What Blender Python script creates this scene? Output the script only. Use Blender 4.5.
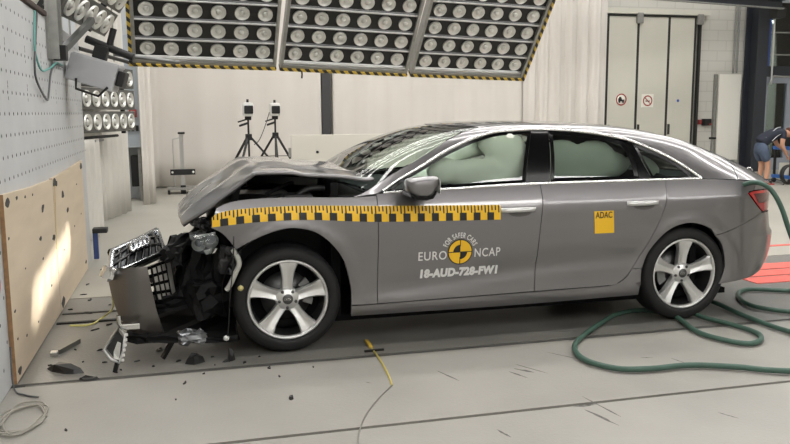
import bpy, bmesh, math, random
from mathutils import Vector, Matrix
from mathutils.geometry import delaunay_2d_cdt
for _o in list(bpy.data.objects): bpy.data.objects.remove(_o)
SC = bpy.context.scene
COL = SC.collection
random.seed(7)

# ---------------------------------------------------------------- camera
cam_data = bpy.data.cameras.new('camera')
cam_data.sensor_fit = 'HORIZONTAL'; cam_data.sensor_width = 36.0; cam_data.lens = 793.49/790*36.0
cam_data.clip_start = .05; cam_data.clip_end = 200
cam = bpy.data.objects.new('camera', cam_data); COL.objects.link(cam)
def _cam():
    yaw, pitch, roll = .2571, .1383, -.0067
    f = Vector((math.sin(yaw)*math.cos(pitch), math.cos(yaw)*math.cos(pitch), -math.sin(pitch)))
    r = Vector((math.cos(yaw), -math.sin(yaw), 0)); u = r.cross(f)
    r2 = r*math.cos(roll)+u*math.sin(roll); u2 = u*math.cos(roll)-r*math.sin(roll)
    m = Matrix((r2, u2, -f)).transposed().to_4x4(); m.translation = Vector((-.6029, -4.9726, 1.5503))
    cam.matrix_world = m
_cam()
SC.camera = cam

# ---------------------------------------------------------------- light: soft hall light from luminaires under the ceiling, dim air light
world = bpy.data.worlds.new('world'); SC.world = world; world.use_nodes = True
_bg = world.node_tree.nodes['Background']; _bg.inputs[0].default_value = (.80, .84, .90, 1); _bg.inputs[1].default_value = .15
LUM = 14.0                                                   # emission of the ceiling luminaires
SC.view_settings.view_transform = 'Standard'; SC.view_settings.look = 'None'
SC.view_settings.gamma = 1.0; SC.view_settings.use_curve_mapping = False
SC.view_settings.exposure = 0.12

# ---------------------------------------------------------------- materials
def lin(c):
    return tuple((v/255/12.92 if v/255 <= .04045 else ((v/255+.055)/1.055)**2.4) for v in c)
MATS = {}
def mat(name, rgb, rough=.5, metal=0., spec=.5, var=0., scale=6., bump=0., bscale=40., coat=0., stretch=None, emit=0., alpha=1.):
    if name in MATS: return MATS[name]
    m = bpy.data.materials.new(name); m.use_nodes = True; nt = m.node_tree; b = nt.nodes['Principled BSDF']
    c = lin(rgb); b.inputs['Base Color'].default_value = (*c, 1); b.inputs['Roughness'].default_value = rough
    b.inputs['Metallic'].default_value = metal; b.inputs['Specular IOR Level'].default_value = spec
    if coat: b.inputs['Coat Weight'].default_value = coat; b.inputs['Coat Roughness'].default_value = .04
    if emit:
        b.inputs['Emission Color'].default_value = (*c, 1); b.inputs['Emission Strength'].default_value = emit
    tc = nt.nodes.new('ShaderNodeTexCoord'); src = tc.outputs['Object']
    if stretch:
        mp = nt.nodes.new('ShaderNodeMapping'); mp.inputs['Scale'].default_value = stretch
        nt.links.new(src, mp.inputs['Vector']); src = mp.outputs['Vector']
    if var:
        n = nt.nodes.new('ShaderNodeTexNoise'); n.inputs['Scale'].default_value = scale; n.inputs['Detail'].default_value = 6
        nt.links.new(src, n.inputs['Vector'])
        r = nt.nodes.new('ShaderNodeValToRGB'); r.color_ramp.elements[0].position = .3; r.color_ramp.elements[1].position = .7
        r.color_ramp.elements[0].color = (*[max(0, v*(1-var)) for v in c], 1); r.color_ramp.elements[1].color = (*[min(1, v*(1+var)) for v in c], 1)
        nt.links.new(n.outputs['Fac'], r.inputs['Fac']); nt.links.new(r.outputs['Color'], b.inputs['Base Color'])
    if bump:
        n2 = nt.nodes.new('ShaderNodeTexNoise'); n2.inputs['Scale'].default_value = bscale; n2.inputs['Detail'].default_value = 4
        nt.links.new(src, n2.inputs['Vector'])
        bp = nt.nodes.new('ShaderNodeBump'); bp.inputs['Strength'].default_value = bump; bp.inputs['Distance'].default_value = .02
        nt.links.new(n2.outputs['Fac'], bp.inputs['Height']); nt.links.new(bp.outputs['Normal'], b.inputs['Normal'])
    MATS[name] = m
    return m
def glass(name, tint, refl=1.0):                              # thin pane: tinted transmission with a mirror layer by Fresnel
    if name in MATS: return MATS[name]
    m = bpy.data.materials.new(name); m.use_nodes = True; nt = m.node_tree
    nt.nodes.remove(nt.nodes['Principled BSDF']); out = nt.nodes['Material Output']
    t = nt.nodes.new('ShaderNodeBsdfTransparent'); t.inputs['Color'].default_value = (*lin(tint), 1)
    g = nt.nodes.new('ShaderNodeBsdfGlossy'); g.inputs['Roughness'].default_value = .01; g.inputs['Color'].default_value = (refl, refl, refl, 1)
    f = nt.nodes.new('ShaderNodeFresnel'); f.inputs['IOR'].default_value = 1.55
    mx = nt.nodes.new('ShaderNodeMixShader')
    nt.links.new(f.outputs['Fac'], mx.inputs['Fac']); nt.links.new(t.outputs[0], mx.inputs[1]); nt.links.new(g.outputs[0], mx.inputs[2])
    nt.links.new(mx.outputs[0], out.inputs['Surface'])
    MATS[name] = m
    return m

# ---------------------------------------------------------------- mesh helpers
def wloc(o):
    v = Vector((0, 0, 0))
    while o is not None: v = v+o.location; o = o.parent
    return v
def tag(o, label=None, cat=None, group=None, kind=None):
    if label: o['label'] = label
    if cat: o['category'] = cat
    if group: o['group'] = group
    if kind: o['kind'] = kind
    return o
def thing(name, label, cat, loc=(0, 0, 0), group=None):
    o = bpy.data.objects.new(name, None); COL.objects.link(o); o.location = loc; o.empty_display_size = .1
    return tag(o, label, cat, group)
class MB:                                                     # collects vertices and faces of ONE mesh
    def __init__(s): s.v = []; s.f = []; s.sm = []
    def add(s, v, f, smooth=False):
        k = len(s.v); s.v += [tuple(p) for p in v]; s.f += [tuple(i+k for i in q) for q in f]; s.sm += [smooth]*len(f); return s
    def box(s, a, b, m=None):
        x0, y0, z0 = a; x1, y1, z1 = b
        v = [(x0,y0,z0),(x1,y0,z0),(x1,y1,z0),(x0,y1,z0),(x0,y0,z1),(x1,y0,z1),(x1,y1,z1),(x0,y1,z1)]
        if m is not None: v = [m@Vector(p) for p in v]
        return s.add(v, [(0,3,2,1),(4,5,6,7),(0,1,5,4),(1,2,6,5),(2,3,7,6),(3,0,4,7)])
    def rbox(s, a, b, bev=.02, m=None):                       # box with chamfered edges
        bm = bmesh.new(); bmesh.ops.create_cube(bm, size=1)
        for q in bm.verts: q.co = Vector([a[i]+(q.co[i]+.5)*(b[i]-a[i]) for i in range(3)])
        bmesh.ops.bevel(bm, geom=bm.edges[:], offset=bev, segments=2, affect='EDGES', profile=.7)
        bm.verts.index_update(); v = [q.co.copy() for q in bm.verts]; f = [[q.index for q in fc.verts] for fc in bm.faces]; bm.free()
        if m is not None: v = [m@p for p in v]
        return s.add(v, f, False)
    def bar(s, p, q, w, h=None, upv=(0, 0, 1)):               # square bar between two points
        h = w if h is None else h; p = Vector(p); q = Vector(q); d = (q-p).normalized(); u = Vector(upv)
        if abs(d.dot(u)) > .98: u = Vector((0, 1, 0))
        r = d.cross(u).normalized(); u = r.cross(d).normalized()
        v = [c+r*w/2*i+u*h/2*j for c in (p, q) for i, j in ((-1,-1),(1,-1),(1,1),(-1,1))]
        return s.add(v, [(0,1,2,3),(7,6,5,4),(0,4,5,1),(1,5,6,2),(2,6,7,3),(3,7,4,0)])
    def tube(s, pts, r, n=8, smooth_path=False, caps=True, closed=False):
        P = [Vector(p) for p in pts]
        if smooth_path: P = [Vector(p) for p in catmull(P, 6)]
        R = r if isinstance(r, (list, tuple)) else [r]*len(P)
        if len(R) != len(P): R = [R[min(len(R)-1, int(i*len(R)/len(P)))] for i in range(len(P))]
        V = []; F = []; up = None
        for i, p in enumerate(P):
            d = (P[min(i+1, len(P)-1)]-P[max(i-1, 0)]).normalized()
            if up is None:
                a = Vector((0, 0, 1)) if abs(d.z) < .9 else Vector((0, 1, 0)); up = (a-d*a.dot(d)).normalized()
            else:
                w = up-d*up.dot(d)
                up = w.normalized() if w.length > 1e-6 else up
            b = d.cross(up)
            for k in range(n):
                t = 2*math.pi*k/n; V.append(p+(up*math.cos(t)+b*math.sin(t))*R[i])
        for i in range(len(P)-1):
            for k in range(n): F.append((i*n+k, i*n+(k+1) % n, (i+1)*n+(k+1) % n, (i+1)*n+k))
        s.add(V, F, True)
        if caps:
            s.add(V[:n], [tuple(range(n-1, -1, -1))]); s.add(V[-n:], [tuple(range(n))])
        return s
    def lathe(s, prof, c=(0, 0, 0), axis='z', n=32, smooth=True, m=None):   # profile (radius, height along the axis)
        V = []; F = []
        for r, h in prof:
            for k in range(n):
                t = 2*math.pi*k/n; a, b = r*math.cos(t), r*math.sin(t)
                p = {'z': (a, b, h), 'y': (a, h, b), 'x': (h, a, b)}[axis]
                p = Vector(p); V.append((m@p if m is not None else p)+Vector(c))
        for i in range(len(prof)-1):
            for k in range(n): F.append((i*n+k, i*n+(k+1) % n, (i+1)*n+(k+1) % n, (i+1)*n+k))
        return s.add(V, F, smooth)
    def cyl(s, p, q, r, n=12): return s.tube([p, q], r, n)
    def prism(s, poly, d, c=(0, 0, 0)):                       # polygon (3D points) pushed along d
        n = len(poly); P = [Vector(p)+Vector(c) for p in poly]; Q = [p+Vector(d) for p in P]
        return s.add(P+Q, [tuple(range(n-1, -1, -1)), tuple(range(n, 2*n))]+[(i, (i+1) % n, n+(i+1) % n, n+i) for i in range(n)])
    def build(s, name, m, parent=None, label=None, cat=None, group=None, kind=None, local=False, fix=True, bevel=0.):
        me = bpy.data.meshes.new(name)
        o = bpy.data.objects.new(name, me); COL.objects.link(o)
        V = [Vector(p) for p in s.v]
        if parent is not None:
            o.parent = parent
            if not local:
                w = wloc(parent); V = [p-w for p in V]
        elif not local:
            lo = [min(p[i] for p in V) for i in range(3)]; hi = [max(p[i] for p in V) for i in range(3)]
            c = Vector(((lo[0]+hi[0])/2, (lo[1]+hi[1])/2, lo[2])); o.location = c; V = [p-c for p in V]
        me.from_pydata(V, [], s.f)
        if fix:
            bm = bmesh.new(); bm.from_mesh(me); bmesh.ops.recalc_face_normals(bm, faces=bm.faces[:]); bm.to_mesh(me); bm.free()
        me.polygons.foreach_set('use_smooth', s.sm); me.update()
        if m is not None: me.materials.append(m)
        if bevel:
            md = o.modifiers.new('bevel', 'BEVEL'); md.width = bevel; md.segments = 2; md.limit_method = 'ANGLE'
        return tag(o, label, cat, group, kind)
def catmull(P, n=8, closed=False):
    P = [tuple(p) for p in P]
    if len(P) < 3 and not closed:
        return [tuple(a+(b-a)*k/n for a, b in zip(P[0], P[1])) for k in range(n+1)]
    out = []; N = len(P)
    for i in range(N if closed else N-1):
        p0 = P[(i-1) % N] if (closed or i > 0) else tuple(2*a-b for a, b in zip(P[0], P[1]))
        p1 = P[i]; p2 = P[(i+1) % N]
        p3 = P[(i+2) % N] if (closed or i < N-2) else tuple(2*a-b for a, b in zip(P[-1], P[-2]))
        for k in range(n):
            t = k/n
            out.append(tuple(.5*((2*b)+(c-a)*t+(2*a-5*b+4*c-d)*t*t+(3*b-a-3*c+d)*t**3) for a, b, c, d in zip(p0, p1, p2, p3)))
    if not closed: out.append(P[-1])
    return out
def box_obj(name, a, b, m, parent=None, **k): return MB().box(a, b).build(name, m, parent, **k)
# ---------------------------------------------------------------- car body surfaces (metres; x to the rear, y away from the near flank)
def pchip(pts):
    xs = [p[0] for p in pts]; ys = [p[1] for p in pts]; n = len(xs)
    h = [xs[i+1]-xs[i] for i in range(n-1)]; d = [(ys[i+1]-ys[i])/h[i] for i in range(n-1)]
    m = [0.0]*n; m[0] = d[0]; m[-1] = d[-1]
    for i in range(1, n-1):
        if d[i-1]*d[i] > 0:
            w1 = 2*h[i]+h[i-1]; w2 = h[i]+2*h[i-1]; m[i] = (w1+w2)/(w1/d[i-1]+w2/d[i])
    def f(x):
        if x <= xs[0]: return ys[0]+m[0]*(x-xs[0])
        if x >= xs[-1]: return ys[-1]+m[-1]*(x-xs[-1])
        lo = 0
        while x > xs[lo+1]: lo += 1
        t = (x-xs[lo])/h[lo]; t2 = t*t; t3 = t2*t
        return (2*t3-3*t2+1)*ys[lo]+(t3-2*t2+t)*h[lo]*m[lo]+(-2*t3+3*t2)*ys[lo+1]+(t3-t2)*h[lo]*m[lo+1]
    return f
YC = .943                                                    # car centre line
XR = 3.0                                                     # the plan view starts to round off here
hw_base = pchip([(.10,.79),(.16,.862),(.20,.895),(.24,.913),(.29,.922),(.36,.917),(.45,.918),(.55,.927),(.65,.938),(.75,.943),(.84,.942),(.905,.936),(.935,.925),(.975,.908),(1.01,.892),(1.05,.873),(1.12,.84)])
zk = pchip([(.4,.31),(.6,.325),(1.2,.37),(1.75,.42),(2.3,.45),(2.6,.45)])
endx = pchip([(.12,3.76),(.2,3.83),(.28,3.89),(.40,3.97),(.52,4.0),(.60,4.0),(.645,3.965),(.70,3.95),(.82,3.93),(.92,3.93),(1.0,3.94),(1.05,3.93)])
def smooth01(t):
    t = max(0., min(1., t)); return t*t*(3-2*t)
def halfwidth(x, z):
    w = hw_base(z)
    k = smooth01((x-.45)/.3)*smooth01((2.75-x)/.3)
    w -= k*.012*math.exp(-((z-zk(x)-.06)/.06)**2)
    w += k*.001*math.exp(-((z-zk(x)+.01)/.03)**2)
    for cx, cz, r0 in ((.03, .40, .42), (2.92, .36, .385)):
        r = math.hypot(x-cx, z-cz)
        if z > .3: w += .012*math.exp(-((r-r0)/.045)**2)
    if x < .2: w -= .055*((.2-x)/.8)**2
    return w
_tab = []
def _mk():
    s = 0.; px, py = 0., 0.
    for i in range(801):
        th = i/800*math.pi/2
        t = math.sin(th)**.5; c = max(0., math.cos(th))**(2/2.3)
        x = 1.08*t; y = .93*(1-c)
        s += math.hypot(x-px, y-py); px, py = x, y
        _tab.append((s, t, c))
_mk()
ALEN = XR+_tab[-1][0]                                        # parameter of the rear centre line
def wrap(a):
    if a <= XR: return None
    s = a-XR; lo, hi = 0, len(_tab)-1
    if s >= _tab[-1][0]: return 1., 0.
    while hi-lo > 1:
        m = (lo+hi)//2
        if _tab[m][0] > s: hi = m
        else: lo = m
    k = (s-_tab[lo][0])/max(1e-9, _tab[hi][0]-_tab[lo][0])
    return _tab[lo][1]+k*(_tab[hi][1]-_tab[lo][1]), _tab[lo][2]+k*(_tab[hi][2]-_tab[lo][2])
def side(a, z):                                              # flank and rear end, parameters: run along the car, height
    w = wrap(a)
    if w is None: return (a, YC-halfwidth(a, z), z)
    x = XR+(endx(z)-XR)*w[0]
    return (x, YC-halfwidth(x, z)*w[1], z)
belt = pchip([(-.45,.96),(-.35,.995),(-.2,1.013),(.03,1.016),(.42,1.004),(.62,1.02),(1.02,1.028),(1.76,1.045),(2.78,1.046),(3.04,1.046),(3.4,1.03),(3.7,1.0),(3.97,.965)])
crown = pchip([(.30,1.035),(.40,1.09),(.516,1.155),(.689,1.253),(.978,1.378),(1.173,1.433),(1.319,1.458),(1.488,1.472),(1.75,1.477),(2.0,1.473),(2.3,1.463),(2.517,1.446),(2.7,1.42),(2.986,1.36),(3.274,1.252),(3.477,1.17),(3.62,1.11),(3.74,1.066),(3.84,1.035),(3.92,1.015),(3.97,.99)])
_sec = [(1,0),(.962,.2),(.918,.4),(.868,.6),(.825,.75),(.785,.85),(.735,.915),(.64,.955),(.48,.98),(.26,.995),(0,1)]
_sl = [0.]
for _i in range(1, len(_sec)): _sl.append(_sl[-1]+math.hypot((_sec[_i][0]-_sec[_i-1][0])*.87, (_sec[_i][1]-_sec[_i-1][1])*.43))
sec_w = pchip([(l, p[0]) for l, p in zip(_sl, _sec)]); sec_h = pchip([(l, p[1]) for l, p in zip(_sl, _sec)])
SMAX = _sl[-1]
def top(x, s):                                               # glasshouse, roof, boot deck; s = 0 belt, SMAX centre line, beyond = far side
    far = s > SMAX
    if far: s = 2*SMAX-s
    zb = belt(x); wb = hw_base(zb)
    if x < .2: wb -= .055*((.2-x)/.8)**2
    if x > XR:
        t = min(1., (x-XR)/(3.965-XR)); wb *= max(0., 1-t**4)**(1/2.3)
    y = wb*sec_w(s); z = zb+(crown(x)-zb)*sec_h(s)
    return (x, YC+y if far else YC-y, z)
# ---------------------------------------------------------------- materials of the hall
M_conc = mat('floor_concrete', (148,145,138), .42, var=.10, scale=1.3, bump=.08, bscale=60)
M_conc2 = mat('track_concrete', (113,111,106), .34, var=.16, scale=1.7, bump=.10, bscale=50)  # own darker grey, deepened further for the shadow round the torn bumper
M_conc3 = mat('hall_concrete', (160,157,147), .5, var=.08, scale=.8)
M_dark = mat('seam_dark', (62,61,60), .8)
M_rail = mat('rail_steel', (96,95,93), .45, metal=.6, var=.3, scale=9)
M_wall = mat('wall_white', (205,202,190), .8)
M_ceil = mat('ceiling_grey', (120,122,124), .9)
M_black = mat('matt_black', (22,22,23), .55)
M_blackpl = mat('black_plastic', (26,26,27), .38)
M_steel = mat('grey_steel', (120,121,120), .4, metal=.7, var=.1)
M_alu = mat('aluminium', (190,190,188), .35, metal=.85)
M_galv = mat('galvanised', (150,150,146), .45, metal=.6, var=.12, scale=14)

# ---------------------------------------------------------------- floor: a dark bed with slabs laid on it, seams left open
fl = box_obj('floor', (-9, -14, -.12), (18, 14, -.012), M_dark, kind='structure')
def slab(x0, x1, y0, y1, m): return MB().box((x0, y0, -.011), (x1, y1, 0)).build('floor_slab', m, fl)
slab(-9, 18, -14, -1.318, M_conc); slab(-9, 18, -1.288, -.200, M_conc)
slab(-9, 18, -.145, 2.05, M_conc2)
slab(-9, 18, 2.075, 14, M_conc3)
MB().box((-1.55, -.199, -.011), (18, -.170, -.002)).build('floor_rail', M_rail, fl)
MB().box((-1.58, 1.20, -.0), (-.55, 1.235, .012)).build('floor_rail', M_black, fl)
MB().box((-1.58, 1.50, -.0), (-.35, 1.53, .010)).build('floor_rail', M_rail, fl)
M_red = mat('red_plate', (208,92,80), .6, var=.12, scale=4)
for (y0, y1, x0) in ((.93, 1.16, 4.30), (1.20, 1.42, 4.30), (1.46, 1.70, 4.30)):
    MB().box((x0, y0, 0), (9.0, y1, .006)).build('floor_plate', M_red, fl, label='red painted floor strip')
MB().box((4.30, 2.55, 0), (9.0, 2.62, .006)).build('floor_plate', M_red, fl, label='thin red painted floor line')
# ---------------------------------------------------------------- walls and ceiling
HZ = 7.0
box_obj('ceiling', (-9, -14, HZ), (18, 14, HZ+.15), M_ceil, kind='structure')
def brick_mat():
    m = mat('painted_block', (196,194,182), .75); nt = m.node_tree; b = nt.nodes['Principled BSDF']
    tc = nt.nodes.new('ShaderNodeTexCoord'); mp = nt.nodes.new('ShaderNodeMapping'); mp.inputs['Rotation'].default_value = (math.pi/2, 0, 0)
    br = nt.nodes.new('ShaderNodeTexBrick'); br.inputs['Scale'].default_value = 1.0; br.inputs['Brick Width'].default_value = .5; br.inputs['Row Height'].default_value = .25
    br.inputs['Mortar Size'].default_value = .012
    br.inputs['Color1'].default_value = (*lin((196,194,186)), 1); br.inputs['Color2'].default_value = (*lin((193,191,183)), 1); br.inputs['Mortar'].default_value = (*lin((182,180,172)), 1)
    nt.links.new(tc.outputs['Object'], mp.inputs['Vector']); nt.links.new(mp.outputs['Vector'], br.inputs['Vector'])
    nt.links.new(br.outputs['Color'], b.inputs['Base Color'])
    return m
M_block = brick_mat()
YB = 12.4
box_obj('wall_back', (-9, YB+.12, 0), (13.2, YB+.4, HZ), M_block, kind='structure')
box_obj('wall_left', (-9.3, -14, 0), (-9, 14, HZ), M_wall, kind='structure')
box_obj('wall_right', (18, -14, 0), (18.3, 14, HZ), M_wall, kind='structure')
M_wallc = mat('wall_grey', (208,207,204), .8)
box_obj('wall_camera_side', (-9, -14.3, 0), (18, -14, HZ), M_wallc, kind='structure')
# ceiling luminaires: long housings with a white diffuser below
M_lum = mat('luminaire_white', (255,253,250), .5, emit=LUM)
M_house = mat('luminaire_housing', (210,210,208), .5)
for i, y in enumerate((-12.2, -10.0, -7.7, -.6, 1.6, 3.8, 6.4, 9.4)):
    t = thing('ceiling_light', 'long white ceiling luminaire above the hall, '+('eighth','seventh','sixth','fifth','fourth','third','second','first')[i]+' row from the back curtain', 'light', (4.0, y, HZ-.16), 'ceiling luminaires')
    MB().box((-5.5, y-.26, HZ-.12), (13.5, y+.26, HZ)).build('housing', M_house, t)
    MB().box((-5.4, y-.22, HZ-.15), (13.4, y+.22, HZ-.121)).build('diffuser', M_lum, t)

# ---------------------------------------------------------------- curtains (pleated cloth hung from above)
M_curt = mat('curtain_cloth', (208,203,196), .85, var=.03, scale=.7)
M_curtl = mat('curtain_cloth_left', (200,197,190), .85, var=.04, scale=1.5)
def curtain(name, pts, z0, z1, amp, wl, m, label, seed=0, fold=1.0):
    rnd = random.Random(seed); ph = [rnd.uniform(0, 6.28) for _ in range(4)]
    L = [0.]
    for a, b in zip(pts, pts[1:]): L.append(L[-1]+math.dist(a, b))
    n = max(24, int(L[-1]/wl*10)); nz = 10; V = []; F = []
    for j in range(nz+1):
        for i in range(n+1):
            s = L[-1]*i/n; k = 0
            while k < len(L)-2 and s > L[k+1]: k += 1
            u = (s-L[k])/(L[k+1]-L[k]); a, b = pts[k], pts[k+1]
            x = a[0]+(b[0]-a[0])*u; y = a[1]+(b[1]-a[1])*u; nx, ny = -(b[1]-a[1]), b[0]-a[0]; d = math.hypot(nx, ny); nx /= d; ny /= d
            zf = j/nz
            o = amp*(math.sin(6.283*s/wl+ph[0]+.5*math.sin(s*1.1+ph[1]))+.45*math.sin(6.283*s/wl*2.3+ph[2])*fold)*(1.1-.4*zf)
            zz = z0+(z1-z0)*zf+(0 if j else .02*math.sin(s*2+ph[3]))
            V.append((x+nx*o, y+ny*o, zz))
    for j in range(nz):
        for i in range(n): q = j*(n+1)+i; F.append((q, q+1, q+n+2, q+n+1))
    mb = MB(); mb.add(V, F, True)
    o = mb.build(name, m, None, label, 'curtain', 'pale hall curtains', fix=False)
    md = o.modifiers.new('thick', 'SOLIDIFY'); md.thickness = .012
    return o
curtain('curtain', [(-1.22, 9.6), (-1.28, 11.4), (-1.15, 12.25), (2.30, YB-.05)], .03, 6.5, .018, .8, M_curt, 'wide pale curtain behind the two camera tripods', 3, .3)
curtain('curtain', [(2.56, YB-.05), (7.17, YB-.05)], .03, 6.5, .03, .62, M_curt, 'wide pale curtain behind the car roof and overhead lamps', 5, .5)
curtain('curtain', [(7.02, YB-.22), (9.12, YB-.18)], .03, 6.5, .06, .34, M_curt, 'pleated pale curtain next to the folding door', 8, 1.)
box_obj('curtain_gap_strip', (2.33, YB-.02, 0), (2.52, YB+.1, 6.5), mat('gap_dark', (58,58,60), .6), label='dark upright strip filling the curtain gap', cat='post')  # dark strip added behind the opening, where the curtain gap only looks dark
curtain('curtain', [(-1.86, 4.15), (-1.76, 5.0), (-1.66, 5.72)], .05, 1.24, .022, .30, M_curtl, 'pale hanging cloth strip at the end of the barrier block', 11, 1.)
curtain('curtain', [(-1.86, 5.9), (-1.68, 6.9), (-1.47, 8.0)], .06, 5.6, .022, .34, M_curtl, 'tall pleated pale cloth behind the side lamp bank', 12, .8)
curtain('curtain', [(-1.30, 9.1), (-1.13, 9.35)], .02, 5.6, .025, .16, M_curt, 'narrow gathered pale curtain beside the electrical cabinet', 13, 1.)

# ---------------------------------------------------------------- folding door with three tall leaves
M_leaf = mat('door_leaf', (196,194,182), .6, var=.02, scale=1.)
M_seal = mat('door_seal', (40,41,40), .7)
dr = thing('door_1', 'tall pale folding door with three leaves and two warning signs', 'door', (10.4, YB, 0)); tag(dr, kind='structure')
XS = [9.22, 10.03, 10.87, 11.60]
for i in range(3):
    lf = MB().box((XS[i]+.03, YB-.02, .04), (XS[i+1]-.03, YB+.06, 3.76)).build('door_leaf', M_leaf, dr)
    MB().box((XS[i]-.028, YB-.03, .04), (XS[i]+.028, YB+.05, 3.77)).build('door_seal', M_seal, dr)
    MB().rbox((XS[i]+.05, YB-.07, .95), (XS[i]+.09, YB-.02, 1.2), .008).build('door_handle', M_seal, dr)
MB().box((XS[3]-.03, YB-.03, .04), (XS[3]+.02, YB+.05, 3.77)).build('door_seal', M_seal, dr)
MB().box((XS[3]+.11, YB-.03, .04), (XS[3]+.17, YB+.05, 3.80)).build('door_seal', M_seal, dr)
MB().box((9.15, YB-.10, 3.82), (11.95, YB+.02, 3.94)).build('door_rail', M_leaf, dr)
MB().box((9.15, YB-.06, 3.77), (11.72, YB+.02, 3.81)).build('door_seal', M_seal, dr)
for x in (10.03, 11.68):
    MB().rbox((x-.08, YB-.12, 3.60), (x+.08, YB-.03, 3.85), .02).build('roller_bracket', M_galv, dr)
M_sred = mat('sign_red', (150,52,48), .5); M_swhite = mat('sign_white', (226,224,214), .5); M_sblue = mat('sign_blue', (60,90,170), .5)
def ring(mb, c, r0, r1, y, n=28):
    V = []; F = []
    for k in range(n):
        t = 6.2832*k/n
        for r in (r0, r1): V.append((c[0]+r*math.cos(t), y, c[1]+r*math.sin(t)))
    for k in range(n): a = 2*k; b = 2*((k+1) % n); F.append((a, a+1, b+1, b))
    mb.add(V, F); return mb
def disc(mb, c, r, y, n=24):
    mb.add([(c[0]+r*math.cos(6.2832*k/n), y, c[1]+r*math.sin(6.2832*k/n)) for k in range(n)], [tuple(range(n))]); return mb
# sign one: vehicles forbidden
c = (9.62, 1.80)
s = MB(); s.lathe([(0, -.004), (.145, -.004), (.145, .01)], (c[0], YB-.03, c[1]), 'y', 28); s1 = s.build('sign_plate', M_swhite, dr, fix=True)
ring(MB(), c, .115, .145, YB-.037).build('sign_ring', M_sred, s1)
v = MB(); v.box((c[0]-.08, YB-.037, c[1]-.045), (c[0]+.02, YB-.035, c[1]+.03)); v.box((c[0]+.02, YB-.037, c[1]-.045), (c[0]+.08, YB-.035, c[1]+.0)); v.box((c[0]-.06, YB-.037, c[1]+.03), (c[0]+.0, YB-.035, c[1]+.065))
disc(v, (c[0]-.05, c[1]-.055), .026, YB-.0365); disc(v, (c[0]+.05, c[1]-.055), .026, YB-.0365)
v.build('sign_pictogram', M_black, s1, label='black vehicle pictogram')
# sign two: square plate, smoking forbidden
c = (10.34, 1.77)
s2 = MB().box((c[0]-.16, YB-.034, c[1]-.16), (c[0]+.16, YB-.02, c[1]+.16)).build('sign_plate', M_swhite, dr)
ring(MB(), c, .10, .13, YB-.037).build('sign_ring', M_sred, s2)
MB().bar((c[0]-.085, YB-.037, c[1]+.085), (c[0]+.085, YB-.037, c[1]-.085), .022, .003, (0, 1, 0)).build('sign_slash', M_sred, s2)
MB().box((c[0]-.06, YB-.037, c[1]-.02), (c[0]+.06, YB-.0355, c[1]+.005)).build('sign_pictogram', M_black, s2)
disc(MB(), (11.19, 1.77), .035, YB-.024).build('sign_dot', M_sblue, dr)

# ---------------------------------------------------------------- right end of the back wall: board, column, beam, pipes, glass door
M_board = mat('board_white', (226,224,214), .55)
t = thing('notice_board', 'tall blank white board standing against the block wall', 'board', (12.62, YB, 0))
MB().box((12.36, YB+.0, .28), (13.0, YB+.05, 2.42)).build('panel', M_board, t)
MB().box((12.27, YB+.02, .26), (12.325, YB+.10, 2.42)).build('frame', M_galv, t)
for x in (12.5, 12.9): MB().box((x-.03, YB+.01, 0), (x+.03, YB+.06, .28)).build('leg', M_galv, t)
t = thing('wall_box', 'small dark control box with red part on the block wall', 'control box', (12.07, YB+.1, 1.2))
MB().rbox((11.98, YB-.02, 1.15), (12.18, YB+.12, 1.32), .02).build('box', M_black, t); MB().rbox((11.86, YB+.02, 1.18), (11.92, YB+.12, 1.30), .01).build('switch', M_sred, t)
MB().rbox((12.12, YB-.03, 1.16), (12.17, YB-.015, 1.2), .004).build('button', M_sred, t)
t = thing('barrier_post', 'thin dark post with a short crossbar beside the folding door', 'post', (12.05, YB-.3, 0))
MB().cyl((12.02, YB-.3, .02), (12.02, YB-.3, .86), .025).build('pole', M_galv, t); MB().box((11.94, YB-.33, .82), (12.10, YB-.27, .87)).build('crossbar', M_black, t)
MB().cyl((12.02, YB-.3, 0), (12.02, YB-.3, .02), .12, 20).build('base', M_black, t)
M_col = mat('column_dark', (44,47,54), .5)
t = thing('steel_column', 'dark blue-grey steel column at the end of the block wall', 'column', (13.22, YB-.2, 0))
for y0, y1 in ((YB-.45, YB-.42), (YB-.02, YB+.01)): MB().box((13.06, y0, 0), (13.38, y1, HZ)).build('flange', M_col, t)
MB().box((13.20, YB-.42, 0), (13.24, YB-.02, HZ)).build('web', M_col, t)
t = thing('ceiling_beam', 'dark steel beam running across above the folding door', 'beam', (11.8, YB-.9, 4.05))
bA, bB = Vector((6.5, 10.15, 4.03)), Vector((13.35, 11.55, 4.03))
for dz in (-.09, .09): MB().bar(bA+Vector((0, 0, dz)), bB+Vector((0, 0, dz)), .20, .025).build('flange', M_col, t)
MB().bar(bA, bB, .025, .16).build('web', M_col, t)
MB().cyl(bA+Vector((0, -.12, -.12)), bB+Vector((0, -.12, -.12)), .022, 10).build('pipe', M_galv, t)
MB().rbox((13.12, 11.40, 3.70), (13.36, 11.66, 3.93), .02).build('bracket', M_black, t)
for f_ in (.1, .9):
    q_ = bA.lerp(bB, f_); MB().box((q_.x-.05, q_.y-.05, 4.13), (q_.x+.05, q_.y+.05, HZ)).build('hanger', M_col, t)
for k, x in enumerate((12.80, 12.90)):
    MB().cyl((x, YB+.06, 2.45), (x, YB+.06, 6.5), .02, 8).build('conduit_pipe', M_galv, None, ('left' if k == 0 else 'right')+' one of two thin grey pipes above the white board', 'pipe')
MB().tube([(13.50, YB-.47, 6.5), (13.50, YB-.47, 2.5), (13.58, YB-.47, 2.36), (14.5, YB-.47, 2.34)], .025, 8, True).build('bent_pipe', M_alu, None, 'light metal pipe bending along the dark column', 'pipe')
M_dfr = mat('door_frame_grey', (146,152,162), .5)
M_pane = glass('door_pane', (206,216,214))
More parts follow.
